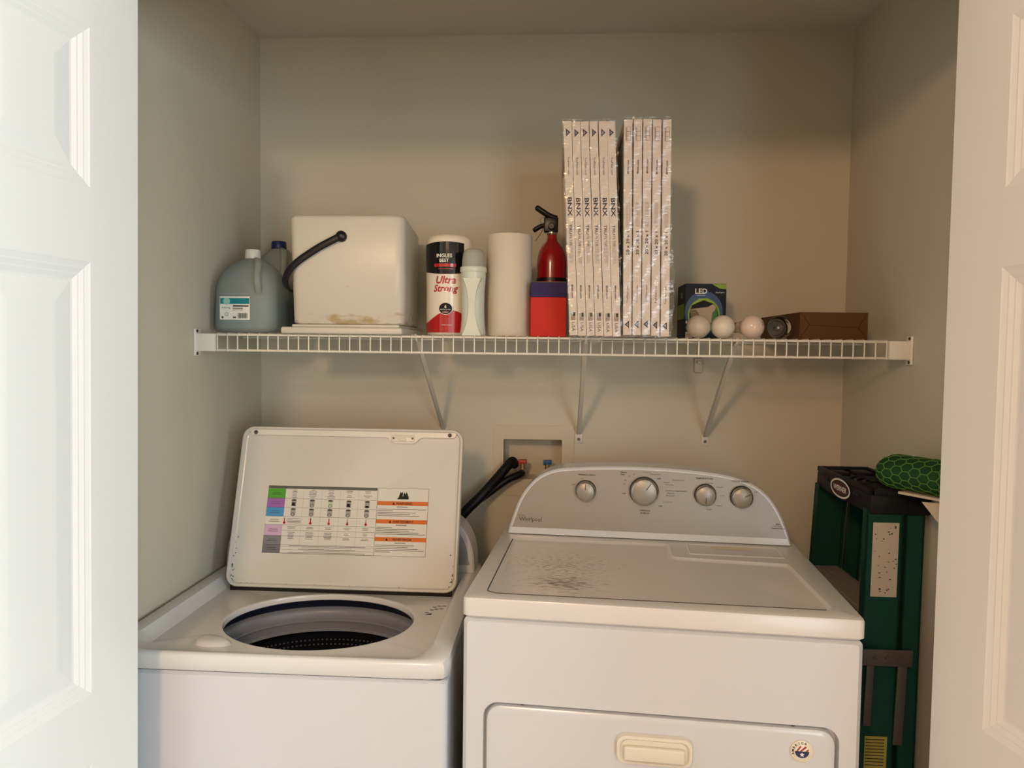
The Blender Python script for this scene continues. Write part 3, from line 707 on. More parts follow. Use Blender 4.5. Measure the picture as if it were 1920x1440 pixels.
# top with recessed work surface
def dryer_top_mat():
    m = mat('worn_enamel', '#d2cfcb', .30, coat=.15); n = m.node_tree; b = n.nodes['Principled BSDF']
    tc = n.nodes.new('ShaderNodeTexCoord')
    def mask(c, s, lo, hi):
        mp = n.nodes.new('ShaderNodeMapping'); mp.inputs['Location'].default_value = (-c[0]/s[0], -c[1]/s[1], -DH/.3); mp.inputs['Scale'].default_value = (1/s[0], 1/s[1], 1/.3)
        g = n.nodes.new('ShaderNodeTexGradient'); g.gradient_type = 'SPHERICAL'; n.links.new(tc.outputs['Object'], mp.inputs[0]); n.links.new(mp.outputs[0], g.inputs[0]); return g.outputs['Fac']
    def scratches(rot, scale, thr, w):
        mp = n.nodes.new('ShaderNodeMapping'); mp.inputs['Rotation'].default_value = (0, 0, rot); mp.inputs['Scale'].default_value = scale
        nz = n.nodes.new('ShaderNodeTexNoise'); nz.inputs['Scale'].default_value = 1; nz.inputs['Detail'].default_value = 6; nz.inputs['Roughness'].default_value = .7
        n.links.new(tc.outputs['Object'], mp.inputs[0]); n.links.new(mp.outputs[0], nz.inputs[0]); return nz.outputs['Fac']
    def ma(op, a, c):
        q = n.nodes.new('ShaderNodeMath'); q.operation = op
        for i, v in enumerate((a, c)):
            if isinstance(v, (int, float)): q.inputs[i].default_value = v
            else: n.links.new(v, q.inputs[i])
        return q.outputs[0]
    s1 = scratches(.2, (40, 190, 1), .6, .1); s2 = scratches(-.5, (70, 260, 1), .6, .1)
    m1 = mask((.185, .135), (.17, .13), 0, 1); m2 = mask((.17, .26), (.30, .30), 0, 1)
    v = ma('ADD', ma('MULTIPLY', s1, 1.0), ma('MULTIPLY', m1, .33)); v2 = ma('ADD', s2, ma('MULTIPLY', m2, .24))
    mx = ma('MAXIMUM', v, v2)
    r = n.nodes.new('ShaderNodeValToRGB'); r.color_ramp.elements[0].position = .71; r.color_ramp.elements[0].color = (0, 0, 0, 1); r.color_ramp.elements[1].position = .84; r.color_ramp.elements[1].color = (1, 1, 1, 1)
    n.links.new(mx, r.inputs[0]); x = n.nodes.new('ShaderNodeMix'); x.data_type = 'RGBA'; x.inputs['A'].default_value = lin('#d2cfcb'); x.inputs['B'].default_value = lin('#5d5a58')
    n.links.new(r.outputs[0], x.inputs['Factor']); n.links.new(x.outputs['Result'], b.inputs['Base Color']); return m
topm = dryer_top_mat()
b = new(); zt = DH; zb = DH - .0395
for_lv = [(0, zb + .004, .012), (0, zt - .006, .012), (.0018, zt - .0018, .011), (.006, zt, .010)]
l = loop(b, rrect(.003, DW-.003, .003, .66, .012, 5), lambda x, y: (x, y, zb)); b.faces.new(l[::-1]); prev = l
for ins, z, r in for_lv:
    l = loop(b, rrect(-.001+ins, DW+.001-ins, -.001+ins, .662-ins, r, 5), lambda x, y: (x, y, z)); bridge(b, prev, l); prev = l
def rec_outline(i):
    raw = [(.040+i, .050+i*.3), (.042+i, .040+i), (.060+i*.3, .030+i), (.680-i*.3, .040+i), (.693-i, .048+i), (.694-i, .062+i*.3), (.681-i, .325-i*.3), (.678-i, .338-i), (.665-i*.3, .342-i),
           (.440-i*.3, .354-i), (.428-i, .360-i), (.424-i, .372-i), (.424-i, .455-i*.3), (.421-i, .466-i), (.410-i*.3, .471-i), (.052+i*.3, .466-i), (.040+i, .461-i), (.036+i, .448-i*.3)]
    out = []
    n_ = len(raw)
    for q in range(n_):
        out.append(raw[q])
    return out
I1 = loop(b, rec_outline(0), lambda x, y: (x, y, zt)); I2 = loop(b, rec_outline(.006), lambda x, y: (x, y, zt-.0052)); I3 = loop(b, rec_outline(.011), lambda x, y: (x, y, zt-.0060))
fill(b, prev, I1); bridge(b, I1, I2); bridge(b, I2, I3); fill(b, I3)
obj('top_panel', b, topm, dr, smooth=30)
b = new(); g = [(p[0], p[1]) for p in rec_outline(.0)]
pts = [(x, y, zt + .0001) for x, y in g]
tube(b, [pts[17]] + pts[0:4], .0011, 6)
obj('grime_line', b, mat('grime', '#4a4238', .9), dr)
b = new(); prev = None
for ins, z in ((0, 0), (.002, .0018), (.003, .0018), (.0045, .0004)):
    l = loop(b, rrect(.465+ins, .683-ins, .383+ins, .475-ins, .004, 3), lambda x, y: (x, y, zt+z))
    if prev: bridge(b, prev, l)
    prev = l
b.faces.new(prev); obj('lint_screen_cover', b, topm, dr, smooth=30)
P = Print(lambda u, v, L: (u, v, zt + .0006 + L)); P.rect(.522, .618, .440, .462, mat('yellowed_label', '#e0d3ae', .5)); P.done('lint_label', dr, 'yellowed paper label')
OUT = [(.0155, DH+.002), (.021, .962), (.0285, .985), (.040, 1.018), (.058, 1.051), (.084, 1.081), (.118, 1.1015), (.160, 1.1115), (.257, 1.1185), (.351, 1.1205), (.456, 1.1175), (.547, 1.1095), (.600, 1.098), (.640, 1.081), (.672, 1.053), (.695, 1.017), (.711, .980), (.7225, DH+.002)]
Yc = console(dr, OUT, DH+.002, .500, .60, .10, .0165, .0075, enamel, panel_m)
knob_m = mat('knob_silver', '#9c958c', .38, metal=.4)
def knob(x, z, r, ang, nm='dial'):
    y = Yc(z, .500) - .0012
    b = new(); lathe(b, [(r*1.05, 0), (r*1.05, -.004), (r*.98, -.006), (r*.97, -.010)], seg=40, axis='y', c=(x, y, z)); k = obj('dial_base', b, mat('dial_dark', '#35322f', .4), dr, smooth=40)
    b = new(); lathe(b, [(r*.97, -.006), (r*.99, -.016), (r*.94, -.0205), (r*.86, -.0215), (r*.83, -.0205)], seg=40, axis='y', c=(x, y, z)); obj('dial_ring', b, chrome, dr, smooth=50)
    b = new(); lathe(b, [(r*.84, -.018), (r*.84, -.0212), (r*.82, -.0216), (.0001, -.0216)], seg=40, axis='y', c=(x, y, z)); o = obj(nm, b, knob_m, dr, smooth=40)
    P = Print(lambda u, v, L: (x + u, y - .0218 - L, z + v)); ca, sa = math.cos(ang), math.sin(ang)
    P.poly([(ca*r*.2 - sa*.0009, sa*r*.2 + ca*.0009), (ca*r*.2 + sa*.0009, sa*r*.2 - ca*.0009), (ca*r*.78 + sa*.0009, sa*r*.78 - ca*.0009), (ca*r*.78 - sa*.0009, sa*r*.78 + ca*.0009)], grayp)
    P.done('dial_pointer', dr)
knob(.215, 1.057, .0255, math.pi/2); knob(.3625, 1.061, .0350, math.radians(55)); knob(.514, 1.058, .0260, -math.pi/2); knob(.602, 1.056, .0265, math.radians(30))
P = Print(lambda u, v, L: (u, Yc(v, .500) - .0016 - L, v))
ink = mat('console_ink', '#3a3734', .6)
T = lambda s, x, z, sz, w, **k: P.text(s, x, z, sz, ink, 1, width=w, **k)
T('WRINKLE SHIELD', .217, 1.097, .0055, .045, bold=True); T('On', .205, 1.087, .0045, .007); T('Off', .183, 1.071, .0045, .008)
T('Timed', .310, 1.1065, .005, .016, bold=True); T('Dry', .308, 1.101, .005, .010, bold=True); T('Touch Up', .368, 1.1085, .004, .020); T('More Dry', .392, 1.104, .004, .028); T('60', .336, 1.102, .004, .005); T('50', .325, 1.097, .004, .005); T('40', .315, 1.087, .004, .005); T('20', .312, 1.077, .004, .005); T('OFF', .312, 1.053, .005, .010, bold=True)
T('OFF', .399, 1.0935, .005, .010, bold=True); T('Sensor', .418, 1.085, .005, .015); T('Normal Dry', .425, 1.079, .004, .022); T('Automatic Dry', .448, 1.092, .004, .030); T('ENERGY PREFERRED', .443, 1.064, .004, .052); T('Heavy', .429, 1.058, .005, .018); T('Dry Less', .428, 1.052, .005, .020); T('Cool Down', .422, 1.036, .004, .024); T('OFF', .404, 1.025, .005, .010, bold=True)
T('WRINKLE', .365, 1.0125, .0055, .026, bold=True); T('SHIELD', .365, 1.006, .0055, .022, bold=True)
T('TEMPERATURE', .511, 1.098, .0055, .043, bold=True); T('Delicate', .524, 1.087, .0042, .018); T('Casual', .548, 1.078, .0042, .016); T('Low', .556, 1.057, .0042, .010); T('Medium', .548, 1.032, .0042, .012); T('High', .524, 1.022, .0042, .012)
T('CYCLE SIGNAL', .600, 1.094, .0055, .043, bold=True); T('Loud', .606, 1.086, .0042, .009); T('Off', .637, 1.069, .0042, .007)
P.text('Whirlpool', .074, .979, .0155, ink, 1, width=.058); T('CLEAN', .050, .988, .0045, .018); P.ring(.095, .979, .0162, .0168, lgray, 1, 20, -60, 120)
T('6th', .690, .992, .006, .010, bold=True); T('SENSE', .690, .987, .003, .020); T('SensorDry', .690, .982, .0050, .032, bold=True)
P.done('console_lettering', dr)
bd = thing('round_magnet', 'round AMERICA magnet with red stripes and a blue half on the dryer door', 'magnet', (.7251, -.8045, 0), math.radians(-4.2835))
b = new(); lathe(b, [(.0205, .0018), (.0205, -.0006), (.019, -.0014), (.0001, -.0014)], seg=40, axis='y', c=(.634, 0, .688)); obj('disc', b, mat('magnet_white', '#ded5c2', .3), bd, smooth=40)
P = Print(lambda u, v, L: (.634 + u, -.0015 - L, .688 + v)); mb = mat('magnet_blue', '#26305c', .4); mrd = mat('magnet_red', '#a3262a', .4)
def halfdisc(r, top, m, L): P.poly([(r*math.cos(math.radians(a)), r*math.sin(math.radians(a)) * .95) for a in (range(0, 181, 12) if top else range(180, 361, 12))], m, L)
halfdisc(.0125, True, whitep, 1); halfdisc(.0125, False, mb, 1); P.rect(-.0125, .0125, -.0008, .0008, blackm, 2)
P.poly([(-.004, .001), (0, .001), (.0085, .0088), (.005, .0105)], mrd, 2); P.poly([(-.0105, .001), (-.0075, .001), (-.001, .0098), (-.004, .0105)], mrd, 2); P.poly([(.0055, .001), (.0085, .001), (.0118, .0025), (.0110, .006)], mrd, 2)
st = []
for k in range(10):
    a = math.pi/2 + k*math.pi/5; rr = .0048 if k % 2 == 0 else .002; st.append((rr*math.cos(a), -.0055 + rr*math.sin(a)))
P.poly(st, whitep, 3)
for i, ch in enumerate('AMERICA'):
    a = math.radians(195 - i*21); P.text(ch, .0163*math.cos(a), .0163*math.sin(a), .0062, blackm, 2, rot=math.degrees(a)-90, bold=True)
P.done('emblem', bd)

# ------------------------------------------------------------------ washer
WX, WY, WH = .003, -.813, .8117
ws = thing('washer', 'white top-loading washer with its lid open, left machine', 'washing machine', (WX, WY, 0), 0)
WW = .697
b = new(); zc = WH - .0385
prev = None
for ins, z in ((.012, .03), (.004, .036), (.004, zc-.008), (.010, zc-.0025)):
    l = loop(b, rrect(ins, WW-ins, ins, .66-ins*.2, .016, 5), lambda x, y: (x, y, z))
    if prev: bridge(b, prev, l)
    else: b.faces.new(l[::-1])
    prev = l
obj('cabinet', b, enamel, ws, smooth=40)
hc = (.368, .232); hrx, hry = .2150, .1720
N = 112
def ray_rr(ang, x0, x1, y0, y1, q=10):
    """hole-centred ray meeting a rounded rectangle"""
    ca, sa = math.cos(ang), math.sin(ang); lo, hi = 0, 1.5
    cx, cy = (x0+x1)/2, (y0+y1)/2; hx, hy = (x1-x0)/2, (y1-y0)/2
    for _ in range(40):
        m_ = (lo+hi)/2; X = (hc[0] + ca*m_ - cx)/hx; Y = (hc[1] + sa*m_ - cy)/hy
        if abs(X)**q + abs(Y)**q < 1: lo = m_
        else: hi = m_
    return hc[0] + ca*lo, hc[1] + sa*lo
dm = mat('deck_enamel', '#d7d5d3', .22, coat=.3)
b = new(); rings = []
angs = [2*math.pi*k/N for k in range(N)]
def ang_fix(a):  # follow the oval's own angle spacing
    return math.atan2(math.sin(a)*.86, math.cos(a))
def railz(x, y, base, rise):
    s = max(0, 1 - min(x, WW - x) / .05); return base + rise * min(1, s*1.6)
spec = []
spec.append([(hc[0] + hrx*.985*math.cos(a), hc[1] + hry*.985*math.sin(a), WH-.026) for a in angs])
spec.append([(hc[0] + hrx*.985*math.cos(a), hc[1] + hry*.985*math.sin(a), WH-.0175) for a in angs])
spec.append([(hc[0] + hrx*.992*math.cos(a), hc[1] + hry*.992*math.sin(a), WH-.0135) for a in angs])
spec.append([(hc[0] + hrx*1.018*math.cos(a), hc[1] + hry*1.018*math.sin(a), WH-.0125) for a in angs])
spec.append([(hc[0] + hrx*1.06*math.cos(a), hc[1] + hry*1.06*math.sin(a), WH-.0150) for a in angs])
def rr_ring(x0, x1, y0, y1, z, q=14, zf=None):
    out = []
    for a in angs:
        aa = math.atan2(hry*math.sin(a), hrx*math.cos(a)); x, y = ray_rr(aa, x0, x1, y0, y1, q); out.append((x, y, zf(x, y) if zf else z))
    return out
spec.append(rr_ring(.060, WW-.055, .022, .520, WH-.013, 12, lambda x, y: WH - .0150 + (.006 if y < .06 else 0)))
zr = lambda x, y: WH + (.0125 if (x < .05 or x > WW-.05) else -.001) * min(1, max(0, (y) / .05))
spec.append(rr_ring(.040, WW-.040, .010, .535, 0, 22, lambda x, y: WH - .001 + .012*min(1, max(0, y/.06))*(1 if abs(x-WW/2) > WW/2-.075 else 0)))
spec.append(rr_ring(.010, WW-.010, .006, .640, 0, 26, lambda x, y: WH - .001 + .0125*min(1, max(0, y/.06))*(1 if abs(x-WW/2) > WW/2-.05 else 0)))
spec.append(rr_ring(.0015, WW-.0015, .0008, .655, 0, 30, lambda x, y: WH - .004 + .010*min(1, max(0, y/.06))*(1 if abs(x-WW/2) > WW/2-.05 else 0)))
spec.append(rr_ring(0, WW, -.001, .657, WH-.010, 34)); spec.append(rr_ring(0, WW, -.001, .657, WH-.033, 34)); spec.append(rr_ring(.003, WW-.003, .002, .655, WH-.0365, 34)); spec.append(rr_ring(.03, WW-.03, .03, .63, WH-.0365, 34))
for ring in spec: rings.append([b.verts.new(p) for p in ring])
for p, q in zip(rings, rings[1:]): bridge(b, p, q)
obj('top_deck', b, dm, ws, smooth=45)
navy_r = mat('navy_ring_plastic', '#080e24', .35); ringm = mat('tub_ring_plastic', '#83858c', .35, vary=.06, bscale=12); bask = mat('basket_steel', '#23262f', .4, metal=.3)
def oval(prof): return [[(hc[0] + (hrx + d)*math.cos(a), hc[1] + (hry + d)*math.sin(a), z) for a in angs] for d, z in prof]
def ringmesh(name, prof, m, cap=False, label=None):
    b = new(); rr = [[b.verts.new(p) for p in r] for r in oval(prof)]
    for p, q in zip(rr, rr[1:]): bridge(b, p, q)
    if cap: b.faces.new(rr[-1])
    return obj(name, b, m, ws, smooth=50, label=label)
ringmesh('seal_ring', [(-.004, WH-.025), (.014, WH-.026), (.021, WH-.032), (.021, WH-.052)], navy_r, label='navy blue plastic ring')
ringmesh('tub_ring', [(.020, WH-.050), (.007, WH-.053), (.003, WH-.058), (.003, WH-.078), (.0005, WH-.0795), (.0005, WH-.082), (.004, WH-.0835), (.005, WH-.101), (-.002, WH-.105), (.010, WH-.110)], ringm, label='blue-gray balance ring')
ringmesh('basket', [(.010, WH-.109), (.020, WH-.120), (.022, WH-.40), (-.02, WH-.45), (-.12, WH-.46)], bask, cap=True)
b = new()
for row in range(2):
    for k in range(60):
        a = math.pi * (.06 + .88*k/60); x = hc[0] + (hrx+.018)*math.cos(a); y = hc[1] + (hry+.018)*math.sin(a); z = WH - .134 - row*.012
        box(b, x-.0015, x+.0015, y-.0025, y+.001, z-.0012, z+.0012)
o = obj('basket_perforations', b, mat('perforation', '#6d7480', .5), ws); o['kind'] = 'stuff'
# bleach dispenser spout
b = new(); pr = []
for f, z in ((1, 0), (.92, .006), (.75, .010), (.45, .0118), (.1, .0122)):
    pr.append([b.verts.new((.178 + f*.040*math.cos(a)*(1.0 + .3*math.cos(a)), .085 + f*.028*math.sin(a) - .18*f*.04*math.cos(a), WH - .0150 + z)) for a in [2*math.pi*k/28 for k in range(28)]])
for p, q in zip(pr, pr[1:]): bridge(b, p, q)
b.faces.new(pr[-1]); obj('bleach_dispenser', b, dm, ws, smooth=60)
P = Print(lambda u, v, L: (u, v, WH - .0146 + L))
for k, (x, y) in enumerate(((.612, .342), (.622, .350), (.634, .352), (.608, .322), (.618, .329), (.630, .333), (.600, .304))): P.rect(x-.004, x+.005, y-.002, y+.0015, grayp)
P.poly([(.596, .290), (.612, .290), (.613, .300)], blackm); P.done('deck_marking', ws)
# washer console
OUTW = [(.010, WH+.012), (.012, .870), (.020, .905), (.036, .935), (.062, .958), (.105, .975), (.170, .985), (.345, .990), (.520, .985), (.585, .975), (.628, .958), (.655, .935), (.672, .905), (.682, .870), (.6855, WH+.012)]
console(ws, OUTW, WH+.012, .535, .640, .10, .020, .014, enamel, mat('console_blue_gray', '#9aa0a6', .35, metal=.3))
# lid, leaning back against the console
ang = math.atan2(.12, .39); dirw = Vector((0, math.sin(ang), math.cos(ang))); nrm = Vector((0, -math.cos(ang), math.sin(ang)))
LO = Vector((.0625, .412, WH - .004)); LW, LHt = .592, .414
def lp(u, w, n_): return LO + Vector((1, 0, 0))*u + dirw*w + nrm*n_
lid_m = mat('lid_enamel', '#cfcac0', .16, coat=.4)
b = new(); prev = None
for ins, n_, r in ((.006, -.022, .026), (0, -.018, .03), (0, -.002, .03), (.002, .001, .029), (.006, .0015, .026), (.0085, -.001, .024), (.010, -.006, .022), (.016, -.008, .018)):
    l = [b.verts.new(lp(u, w_, n_)) for u, w_ in rrect(ins, LW-ins, ins, LHt-ins, r, 6)]
    if prev: bridge(b, prev, l)
    else: b.faces.new(l[::-1])
    prev = l
b.faces.new(prev)
lid = obj('lid', b, lid_m, ws, smooth=40)
b = new(); ol = [(.022, LHt-.009), (.022, LHt-.020), (.030, LHt-.0235), (.385, LHt-.0235), (.395, LHt-.027), (.404, LHt-.036), (.412, LHt-.039), (.458, LHt-.039), (.466, LHt-.036), (.476, LHt-.026), (.486, LHt-.0225), (.565, LHt-.0225), (.572, LHt-.018), (.572, LHt-.009)]
A = [b.verts.new(lp(u, w_, .0002)) for u, w_ in ol]; B_ = [b.verts.new(lp(u, w_, -.0078)) for u, w_ in ol]
b.faces.new(A[::-1]); bridge(b, A, B_); obj('top_bar', b, mat('lid_bar', '#ddd8cc', .2, coat=.4), lid)
for u, w_ in ((.036, LHt-.0165), (.556, LHt-.0155)):
    b = new(); M_ = Matrix.Translation(lp(u, w_, .0002)) @ nrm.to_track_quat('Z', 'X').to_matrix().to_4x4(); lathe(b, [(.0052, 0), (.0052, .0015), (.0038, .002), (.0001, .0012)], seg=20, M=M_); obj('screw_plug', b, grayp, lid, smooth=40)
b = new(); M_ = Matrix.Translation(lp(.433, LHt-.026, .0002)) @ Matrix.Rotation(-ang, 4, 'X')
box(b, -.030, .030, -.004, 0, -.009, .008, .002, 2, M=M_); box(b, -.009, .009, -.007, -.003, -.006, .000, .001, 2, M=M_)
obj('lid_latch', b, cream, lid, smooth=40)
for u in (.408, .458):
    b = new(); M2 = Matrix.Translation(lp(u, LHt-.026, .0045)) @ nrm.to_track_quat('Z', 'X').to_matrix().to_4x4(); lathe(b, [(.003, 0), (.0026, .001), (.0001, .001)], seg=12, M=M2); obj('latch_screw', b, screw_m, lid, smooth=40)
# instruction label
P = Print(lambda u, v, L: lp(u, v, -.0077 + L))
UA, UB, UC, V0, V1 = .084, .374, .508, .086, .258
cell = mat('label_paper', '#d5d0c4', .45)
P.rect(UA, UB-.001, V0, V1, cell); P.rect(UB+.001, UC, V0+.0, V1, cell)
for e in ((UB+.001, UC, V0, V0+.0006), (UB+.001, UC, V1-.0006, V1), (UB+.0008, UB+.0014, V0, V1), (UC-.0006, UC, V0, V1), (UA, UB-.001, V0, V0+.0006)): P.rect(*e, grayp, 3)
if 1: P.rect(UA, UB-.001, V1-.0075, V1, mat('header_gray', '#5c5a57', .5), 2)
hh = V1 - V0; rows = [.045, .19, .325, .46, .585, .745, .875, 1.0]
cols_ = ['#4f9a35', '#9a63a8', '#4a8fc2', None, '#c6a5c2', '#7b7a7c', '#6f6e70']
c1 = UA + .047
for i in range(7):
    a = V1 - hh*rows[i]; c = V1 - hh*rows[i+1]
    if cols_[i]: P.rect(UA, c1, c, a, mat('label_row_' + cols_[i][1:], cols_[i], .5), 2)
    P.rect(UA, UB-.001, c-.0003, c+.0003, grayp, 3)
    for q in range(2): P.rect(UA+.010+q*.003, c1-.010-q*.002, (a+c)/2-.001+q*.0045-.002, (a+c)/2+q*.0045-.002, mat('label_dark', '#3b3340', .5), 3)
cwid = (UB - .001 - c1) / 5
P.rect(c1, UB-.001, V1-hh*.665-.0003, V1-hh*.665+.0003, grayp, 3)
rnd = random.Random(4)
for k in range(5):
    x0 = c1 + k*cwid; xc = x0 + cwid/2
    if k: P.rect(x0-.00025, x0+.00025, V1-hh*.875, V1-.0075, lgray, 2)
    for q in range(6 if k < 3 else 4): w_ = rnd.uniform(.008, .018); yy = V1 - .011 - q*.0038 - (0 if k < 3 else (.004 if q > 1 else 0)); P.rect(xc-w_/2*1.2, xc+w_/2*1.2, yy, yy+.0011, grayp, 3)
    for r_ in (1, 2):
        a = V1 - hh*rows[r_]; c = V1 - hh*rows[r_+1]; P.rect(xc-.0065, xc+.0065, c+.003, a-.004, mat('pale_green_print', '#b5c9a5', .5) if (k == 2 and r_ == 1) else lgray, 3); P.disc(xc, a-.004, .0065, grayp, 4, 16, ry=.0025)
        if r_ == 1 and k in (0, 3): P.poly([(xc-.005, c+.005), (xc+.005, c+.004), (xc+.003, c+.009), (xc+.005, c+.012), (xc-.004, c+.014), (xc-.005, c+.009)], blackm, 5)
        elif r_ == 1 and k == 4: P.disc(xc, c+.006, .0055, blackm, 5, 12, ry=.003)
        else: P.ring(xc, c+.006, .0035, .0048, grayp, 5, 12)
    a = V1 - hh*rows[3]; xt = xc if k else x0 + .004
    P.disc(xt, a-.016, .0034, redp, 4, 14); P.rect(xt-.0013, xt+.0013, a-.016, a-.004 - (.005 if k > 2 else 0), redp, 4); P.rect(xt-.0013, xt+.0013, a-.004 - (.005 if k > 2 else 0), a-.002, lgray, 4)
    if not k:
        for q in range(4): P.rect(x0+.011, x0+cwid-.002, a-.006-q*.0035, a-.005-q*.0035, grayp, 3)
    for ro, nn in ((4.05, 2), (4.55, 4 if k < 3 else 2), (5.0, 2)):
        i = int(ro); base = V1 - hh*(rows[i] + (rows[i+1]-rows[i])*(ro-i)) - .0035
        for q in range(nn): w_ = rnd.uniform(.006, .011)*(1 if nn > 3 or ro < 4.3 else .7 if k > 2 and ro < 5 else 1.1); P.rect(xc-w_, xc+w_, base-q*.0034-.0005, base-q*.0034+.0005, grayp, 3)
for q in range(5):
    w_ = (.10, .065, .075, .06, .10)[q]; yy = V0 + .0185 - q*.0040; P.rect((c1+UB)/2-w_, (c1+UB)/2+w_, yy, yy+.0011, lgray if q % 2 else grayp, 3)
    if q in (0, 2): P.rect(c1, UB-.001, yy-.0018, yy-.0014, grayp, 3)
orange = mat('orange_print', '#cf6a2a', .5)
for i, (yy, tx) in enumerate(((.195, 'WARNING'), (.465, 'AVERTISSEMENT'), (.725, 'ADVERTENCIA'))):
    y1 = V1 - hh*yy; y0 = y1 - .0105; P.rect(UB+.001, UC, y0, y1, orange, 2); P.text(tx, (UB+UC)/2+.004, (y0+y1)/2, .0078, blackm, 3, bold=True, width=.028 + .006*len(tx)/3)
    P.poly([(UB+.040 - i*.006, y0+.002), (UB+.047 - i*.006, y0+.002), (UB+.0435 - i*.006, y1-.002)], blackm, 3)
    P.rect((UB+UC)/2-.014, (UB+UC)/2+.014, y0-.0045, y0-.003, blackm, 3)
    for q in range(5): P.rect(UB+.003, UB+.003 + (.126, .04, .10, .085, .11)[(q+i) % 5], y0-.0105-q*.0042, y0-.0093-q*.0042, grayp, 3)
cx = (UB+UC)/2; y = V1 - .028
P.poly([(cx-.016, y), (cx+.015, y), (cx+.015, y+.008), (cx-.008, y+.008)], blackm, 3); P.poly([(cx-.011, y+.006), (cx-.002, y+.006), (cx, y+.013), (cx-.002, y+.020), (cx-.005, y+.015), (cx-.007, y+.020), (cx-.009, y+.012)], blackm, 4); P.poly([(cx+.001, y+.006), (cx+.013, y+.006), (cx+.012, y+.014), (cx+.008, y+.019), (cx+.007, y+.012), (cx+.003, y+.018), (cx+.001, y+.012)], blackm, 4)
P.done('instruction_label', lid, 'printed instruction and warning label')
b = new(); rnd = random.Random(9)
for k in range(60):
    e = rnd.random()
    if e < .45: u, w_ = .012 + rnd.random()**2*.008, .015 + rnd.random()**1.5*.11
    elif e < .7: u, w_ = LW - .012 - rnd.random()**2*.008, .015 + rnd.random()**2*.08
    else: u, w_ = rnd.uniform(.02, LW-.02), .008 + rnd.random()*.003
    s_ = rnd.uniform(.0006, .0018); c_ = lp(u, w_, -.0050)
    bmesh.ops.create_icosphere(b, subdivisions=1, radius=s_, matrix=Matrix.Translation(c_))
o = obj('grime_specks', b, mat('grime'), lid); o['kind'] = 'stuff'
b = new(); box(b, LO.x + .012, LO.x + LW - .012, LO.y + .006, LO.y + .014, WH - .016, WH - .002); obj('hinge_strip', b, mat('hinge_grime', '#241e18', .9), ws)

# ------------------------------------------------------------------ ladder
LX, LYn, LYf = 1.592, -.545, -.205
ld = thing('step_ladder', 'folded green fiberglass stepladder with black top cap right of the dryer', 'ladder', (0, 0, 0))
green = mat('green_fiberglass', '#0e3b30', .5, bump=.2, bscale=120); capm = mat('cap_black', '#111012', .5, bump=.15, bscale=60); alu = mat('ladder_aluminium', '#5a524a', .5, metal=.3); stepm = mat('step_aluminium', '#8f867b', .5, metal=.2)
zt_, zb_ = 1.118, 1.062
def shear(v):  # the ladder leans on the wall: its foot stands nearer the dryer
    v.co.x += (v.co.z - 1.09) * .030
b = new()
box(b, LX, LX+.132, LYn, LYf, zb_, zt_-.012, .006, 2)
# raised rim and tool recesses on the cap
box(b, LX, LX+.010, LYn, LYf, zt_-.014, zt_, .003, 2); box(b, LX+.122, LX+.132, LYn, LYf, zt_-.014, zt_, .003, 2)
box(b, LX, LX+.132, LYn, LYn+.012, zt_-.014, zt_, .003, 2); box(b, LX, LX+.132, LYf-.012, LYf, zt_-.014, zt_, .003, 2)
for rr_ in (.056, .040, .022): tube(b, [(LX+.066 + rr_*math.cos(a), LYn+.14 + rr_*1.5*math.sin(a), zt_-.009) for a in [2*math.pi*k/32 for k in range(33)]], .0042, 8, caps=False)
box(b, LX+.02, LX+.055, LYf-.085, LYf-.035, zt_-.014, zt_-.004, .003); box(b, LX+.070, LX+.112, LYf-.085, LYf-.035, zt_-.014, zt_-.003, .003)
box(b, LX-.002, LX+.0, LYn+.055, LYn+.095, zb_+.026, zb_+.034, .001); box(b, LX-.002, LX+.0, LYf-.09, LYf-.045, zb_+.03, zb_+.038, .001)
for v in b.verts: shear(v)
cap = obj('top_cap', b, capm, ld, smooth=35)
P = Print(lambda u, v, L: (LX - .0022 - L + (zb_+.026+v-1.09)*.03, LYn + .170 - u, zb_ + .027 + v)); 
P.disc(0, 0, .062, whitep, 1, 36, ry=.023); P.disc(0, 0, .055, capm, 2, 36, ry=.0185); P.disc(0, 0, .050, mat('maroon_print', '#4a1f22', .5), 3, 36, ry=.0155); P.text('WERNER', 0, 0, .017, whitep, 4, bold=True, width=.082)
P.done('maker_badge', cap)
def rail(name, x0, x1, y, z0, z1, s, flare, m=green, lip=.022):
    """C-channel: web facing along Y, flanges running inwards"""
    b = new(); T = .004
    for (a0, a1, b0, b1) in ((x0, x1, 0, T), (x0, x0+T, 0, lip), (x1-T, x1, 0, lip)):
        vs = box(b, a0, a1, *sorted((b0*s + y, b1*s + y)), z0, z1)
    for v in b.verts:
        v.co.y -= s * flare * (1.1 - v.co.z); shear(v)
    return obj(name, b, m, ld)
rail('front_rail', LX-.004, LX+.074, LYn+.006, .03, zb_+.012, 1, .05); rail('front_rail', LX-.004, LX+.074, LYf-.006, .03, zb_+.012, -1, .05)
rail('rear_rail', LX+.082, LX+.122, LYn+.010, .03, zb_+.012, 1, .05, lip=.016); rail('rear_rail', LX+.082, LX+.122, LYf-.010, .03, zb_+.012, -1, .05, lip=.016)
for z in (.850, .57, .29):
    b = new(); f = .05*(1.1-z); box(b, LX-.004, LX+.072, LYn+.010-f, LYf-.010+f, z-.012, z, .002)
    for q in range(5): box(b, LX+.004+q*.014, LX+.009+q*.014, LYn+.02-f, LYf-.02+f, z, z+.002)
    for v in b.verts: shear(v)
    obj('step', b, stepm, ld)
P = Print(lambda u, v, L: (u + (v-1.09)*.03, LYn + .0055 - .05*(1.1 - v) - L, v))
lab = mat('scuffed_label', '#b9ae9d', .6)
P.rect(LX+.010, LX+.066, .882, 1.045, lab, 1)
rnd = random.Random(3)
